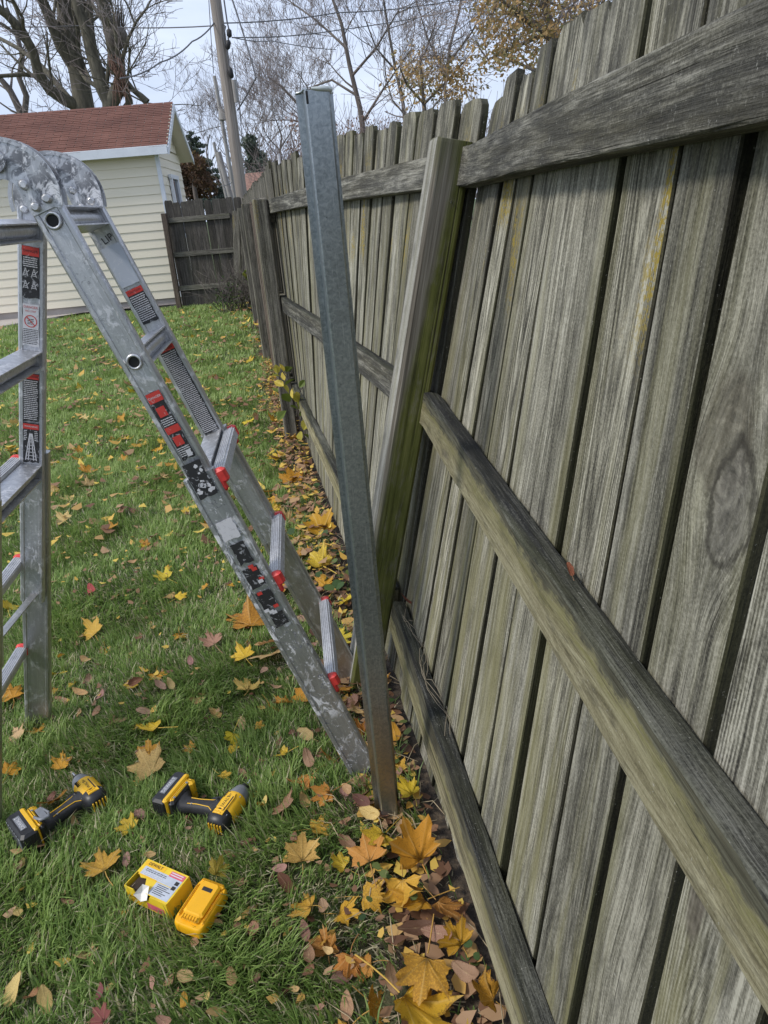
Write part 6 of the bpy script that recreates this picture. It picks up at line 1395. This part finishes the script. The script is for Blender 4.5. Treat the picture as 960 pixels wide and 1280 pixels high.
# ------------------------------------------------------------------ low plants at the fence
def creeper():
    rg = np.random.default_rng(21); pts = []
    for (x, y), n, sp in (((415, 640), 60, .22), ((430, 700), 70, .22), ((432, 745), 50, .16), ((395, 560), 40, .25), ((494, 880), 40, .07), ((496, 935), 26, .05), ((360, 470), 40, .3), ((470, 1120), 14, .08), ((500, 1080), 14, .06), ((460, 1140), 12, .06), ((340, 420), 40, .4), ((600, 1230), 14, .05)):
        p = gnd(x, y)
        for _ in range(n//2): pts.append((p.x+rg.normal(0, sp*.5), p.y+rg.normal(0, sp), rg.uniform(.01, .07)))
    P = np.array(pts); d = (P[:, 0]-FB.x)*FN.x+(P[:, 1]-FB.y)*FN.y; P = P[d < -.012]; n = len(P); k = 7
    sz = rg.uniform(.007, .015, n)*np.clip(P[:, 1]/1.6, .8, 2.2); a0 = rg.uniform(0, 6.28, n); nx, ny = rg.normal(0, .35, n), rg.normal(0, .35, n)
    V = np.empty((n, k, 3))
    for i in range(k):
        a = 2*np.pi*i/k+a0; u, v = np.cos(a)*sz, np.sin(a)*sz*(1-.15*(i % 2)); V[:, i] = np.column_stack([P[:, 0]+u, P[:, 1]+v, np.maximum(.004, P[:, 2]+u*nx+v*ny)])
    me = attr_mesh('ground_ivy', V.reshape(-1, 3), np.arange(n*k), np.arange(n)*k, np.full(n, k), np.repeat(rg.uniform(0, 1, n), k), GREENS); tag(link('ground_ivy', me), kind='stuff')
creeper()
def vine(label, root_px, stems, leaf_px, size, mat, name='vine', cat='vine', Yof=0.0):
    b = gnd(*root_px); t = thing(name, label, cat, loc=b); mb = MB(); Y = b.y+Yof
    for st_ in stems: mb.tube([b*0]+[far(x, y, Y)-b for x, y in st_], .0045, 5)
    mb.build('stem', BARK2, t); r = random.Random(len(leaf_px))
    V, L_, S_, T_, tone = [], [], [], [], []
    leaf_me = []
    for v in range(4):
        q = [(0, -.5), (.26, -.28), (.36, 0), (.22, .32), (0, .58), (-.22, .32), (-.36, 0), (-.26, -.28)]
        mid = [(0, -.5, 0), (0, 0, -.08), (0, .58, -.02)]
        vs = [(x, y, abs(x)*r.uniform(.3, .7)) for x, y in q]+[(0, -.1, 0), (0, .2, 0)]
        fs = [(0, 1, 2, 8), (2, 3, 9, 8), (3, 4, 9), (4, 5, 9), (5, 6, 8, 9), (6, 7, 0, 8)]
        me = bpy.data.meshes.new('leaf'); me.from_pydata(vs, [], fs); me.materials.append(mat); at = me.attributes.new('tone', 'FLOAT', 'POINT'); at.data.foreach_set('value', [v/3]*10); me.update(); leaf_me.append(me)
    for (x, y) in leaf_px:
        o = link('leaf', r.choice(leaf_me), t); o.location = far(x, y, Y+r.uniform(-.06, .04))-b; s_ = size*r.uniform(.7, 1.25); o.scale = (s_, s_, s_); o.rotation_euler = (r.uniform(.2, 1.3), r.uniform(-.6, .6), r.uniform(0, 6.28))
    return t
vine('yellowing vine with drooping leaves climbing at the far fence post', (378, 556), [[(376, 530), (370, 500), (362, 478), (352, 462)], [(382, 520), (372, 495), (380, 480)], [(384, 530), (392, 545)]],
     [(362, 478), (355, 470), (349, 480), (378, 480), (372, 497), (378, 515), (383, 530), (392, 530), (358, 498), (345, 470), (366, 492), (386, 548), (376, 545), (352, 460), (392, 548), (368, 510), (400, 555), (343, 488), (375, 505), (360, 462), (384, 518), (356, 486), (394, 560), (346, 462), (410, 590), (352, 520)], .075, YVINE, Yof=-.25)
rr = random.Random(77)
vine('thin twiggy shrub with two bright yellow leaf clusters at the fence corner', (305, 386), [[(300, 370), (290, 352), (284, 342)], [(306, 365), (308, 348), (307, 335)], [(310, 370), (318, 352), (322, 338)], [(300, 372), (286, 366), (278, 356)], [(312, 374), (325, 362), (332, 350)], [(304, 360), (298, 340), (300, 326)]],
     [(307, 340), (310, 344), (306, 345), (311, 348), (309, 338), (336, 378), (332, 375)], .17, YVINE, 'corner_shrub', 'shrub', -.5)
b = gnd(306, 386); t = thing('evergreen_shrub', 'low dark leafless looking shrub against the dark cross fence', 'shrub', loc=b+Vector((0, -.25, 0)))
segs = []
for k in range(46): grow(segs, Vector((rr.uniform(-.35, .25), rr.uniform(-.2, .1), 0)), Vector((rr.gauss(0, .45), rr.gauss(0, .3), 1)).normalized(), .5, .008, 2, rr, .1, .6, .003, 4, (2, 3))
tubes(segs, (2, 3, 4)).build('branches', BARK2, t)
leaf_cloud('foliage', GREENS, t, [Vector((rr.uniform(-.4, .3), rr.uniform(-.2, .1), rr.uniform(.1, .55))) for _ in range(16)], [.14]*16, 420, .022, 51)
# tan stalks and dead stems along the fence foot
def stalks():
    rg = random.Random(6); mb = MB()
    for k in range(420):
        s_ = rg.uniform(-9, .3); d_ = -.03-abs(rg.gauss(0, .12)); p = fpt(s_, 0, 0)+FN*d_; a = rg.uniform(0, 6.28); L_ = rg.uniform(.05, .18); h_ = rg.uniform(.005, .05)
        q = Vector((p.x, p.y, .006)); mb.tube([q, q+Vector((math.cos(a)*L_*.5, math.sin(a)*L_*.5, h_)), q+Vector((math.cos(a)*L_, math.sin(a)*L_, h_*.4))], [.0016, .0014, .0008], 3, 0, None, False)
    tag(mb.build('dead_stalks', simple('straw', (.36, .29, .18, 1), .8, 0, .3, 30), None), kind='stuff')
stalks()
# dried vine runner caught on the bottom rail
mb = MB(); rg = random.Random(8)
for k in range(4):
    s0 = -1.0+.02*k; pts = []
    for i in range(16):
        q = s0+.034*i+rg.uniform(-.01, .01); th_ = float(np.interp(q, [-1.1, -.4, .2], [.325, .285, .232])); pts.append(fpt(q, th_+.005+abs(rg.gauss(0, .006)), -.012-.018*math.sin(i*.7+k)))
    mb.tube(pts, .0010, 4, 0, None, False)
tag(mb.build('dried_runner', simple('dry_runner', (.20, .17, .12, 1), .8, 0, .2, 40), None), 'tangle of thin dried vine runners lying on the bottom fence rail', 'vine')
# small leaf caught on the middle rail
me = OVAL[2]; o = bpy.data.objects.new('fallen_leaf', me); COL.objects.link(o); o.location = fpt(.045, .994, -.012); o.scale = (.022, .024, .03); o.rotation_euler = (.7, .4, .4); o.color = (.42, .14, .08, 1)
tag(o, 'tiny red brown leaf caught on top of the middle fence rail', 'leaf', 'fallen leaves on the fence rails')
o = bpy.data.objects.new('fallen_leaf', OVAL[0]); COL.objects.link(o); o.location = fpt(-1.03, .35, -.012); o.scale = (.03, .05, .04); o.rotation_euler = (.8, .3, 1.4); o.color = (.28, .09, .06, 1)
tag(o, 'dark red leaf caught where the bottom rail meets the tilted post', 'leaf', 'fallen leaves on the fence rails')
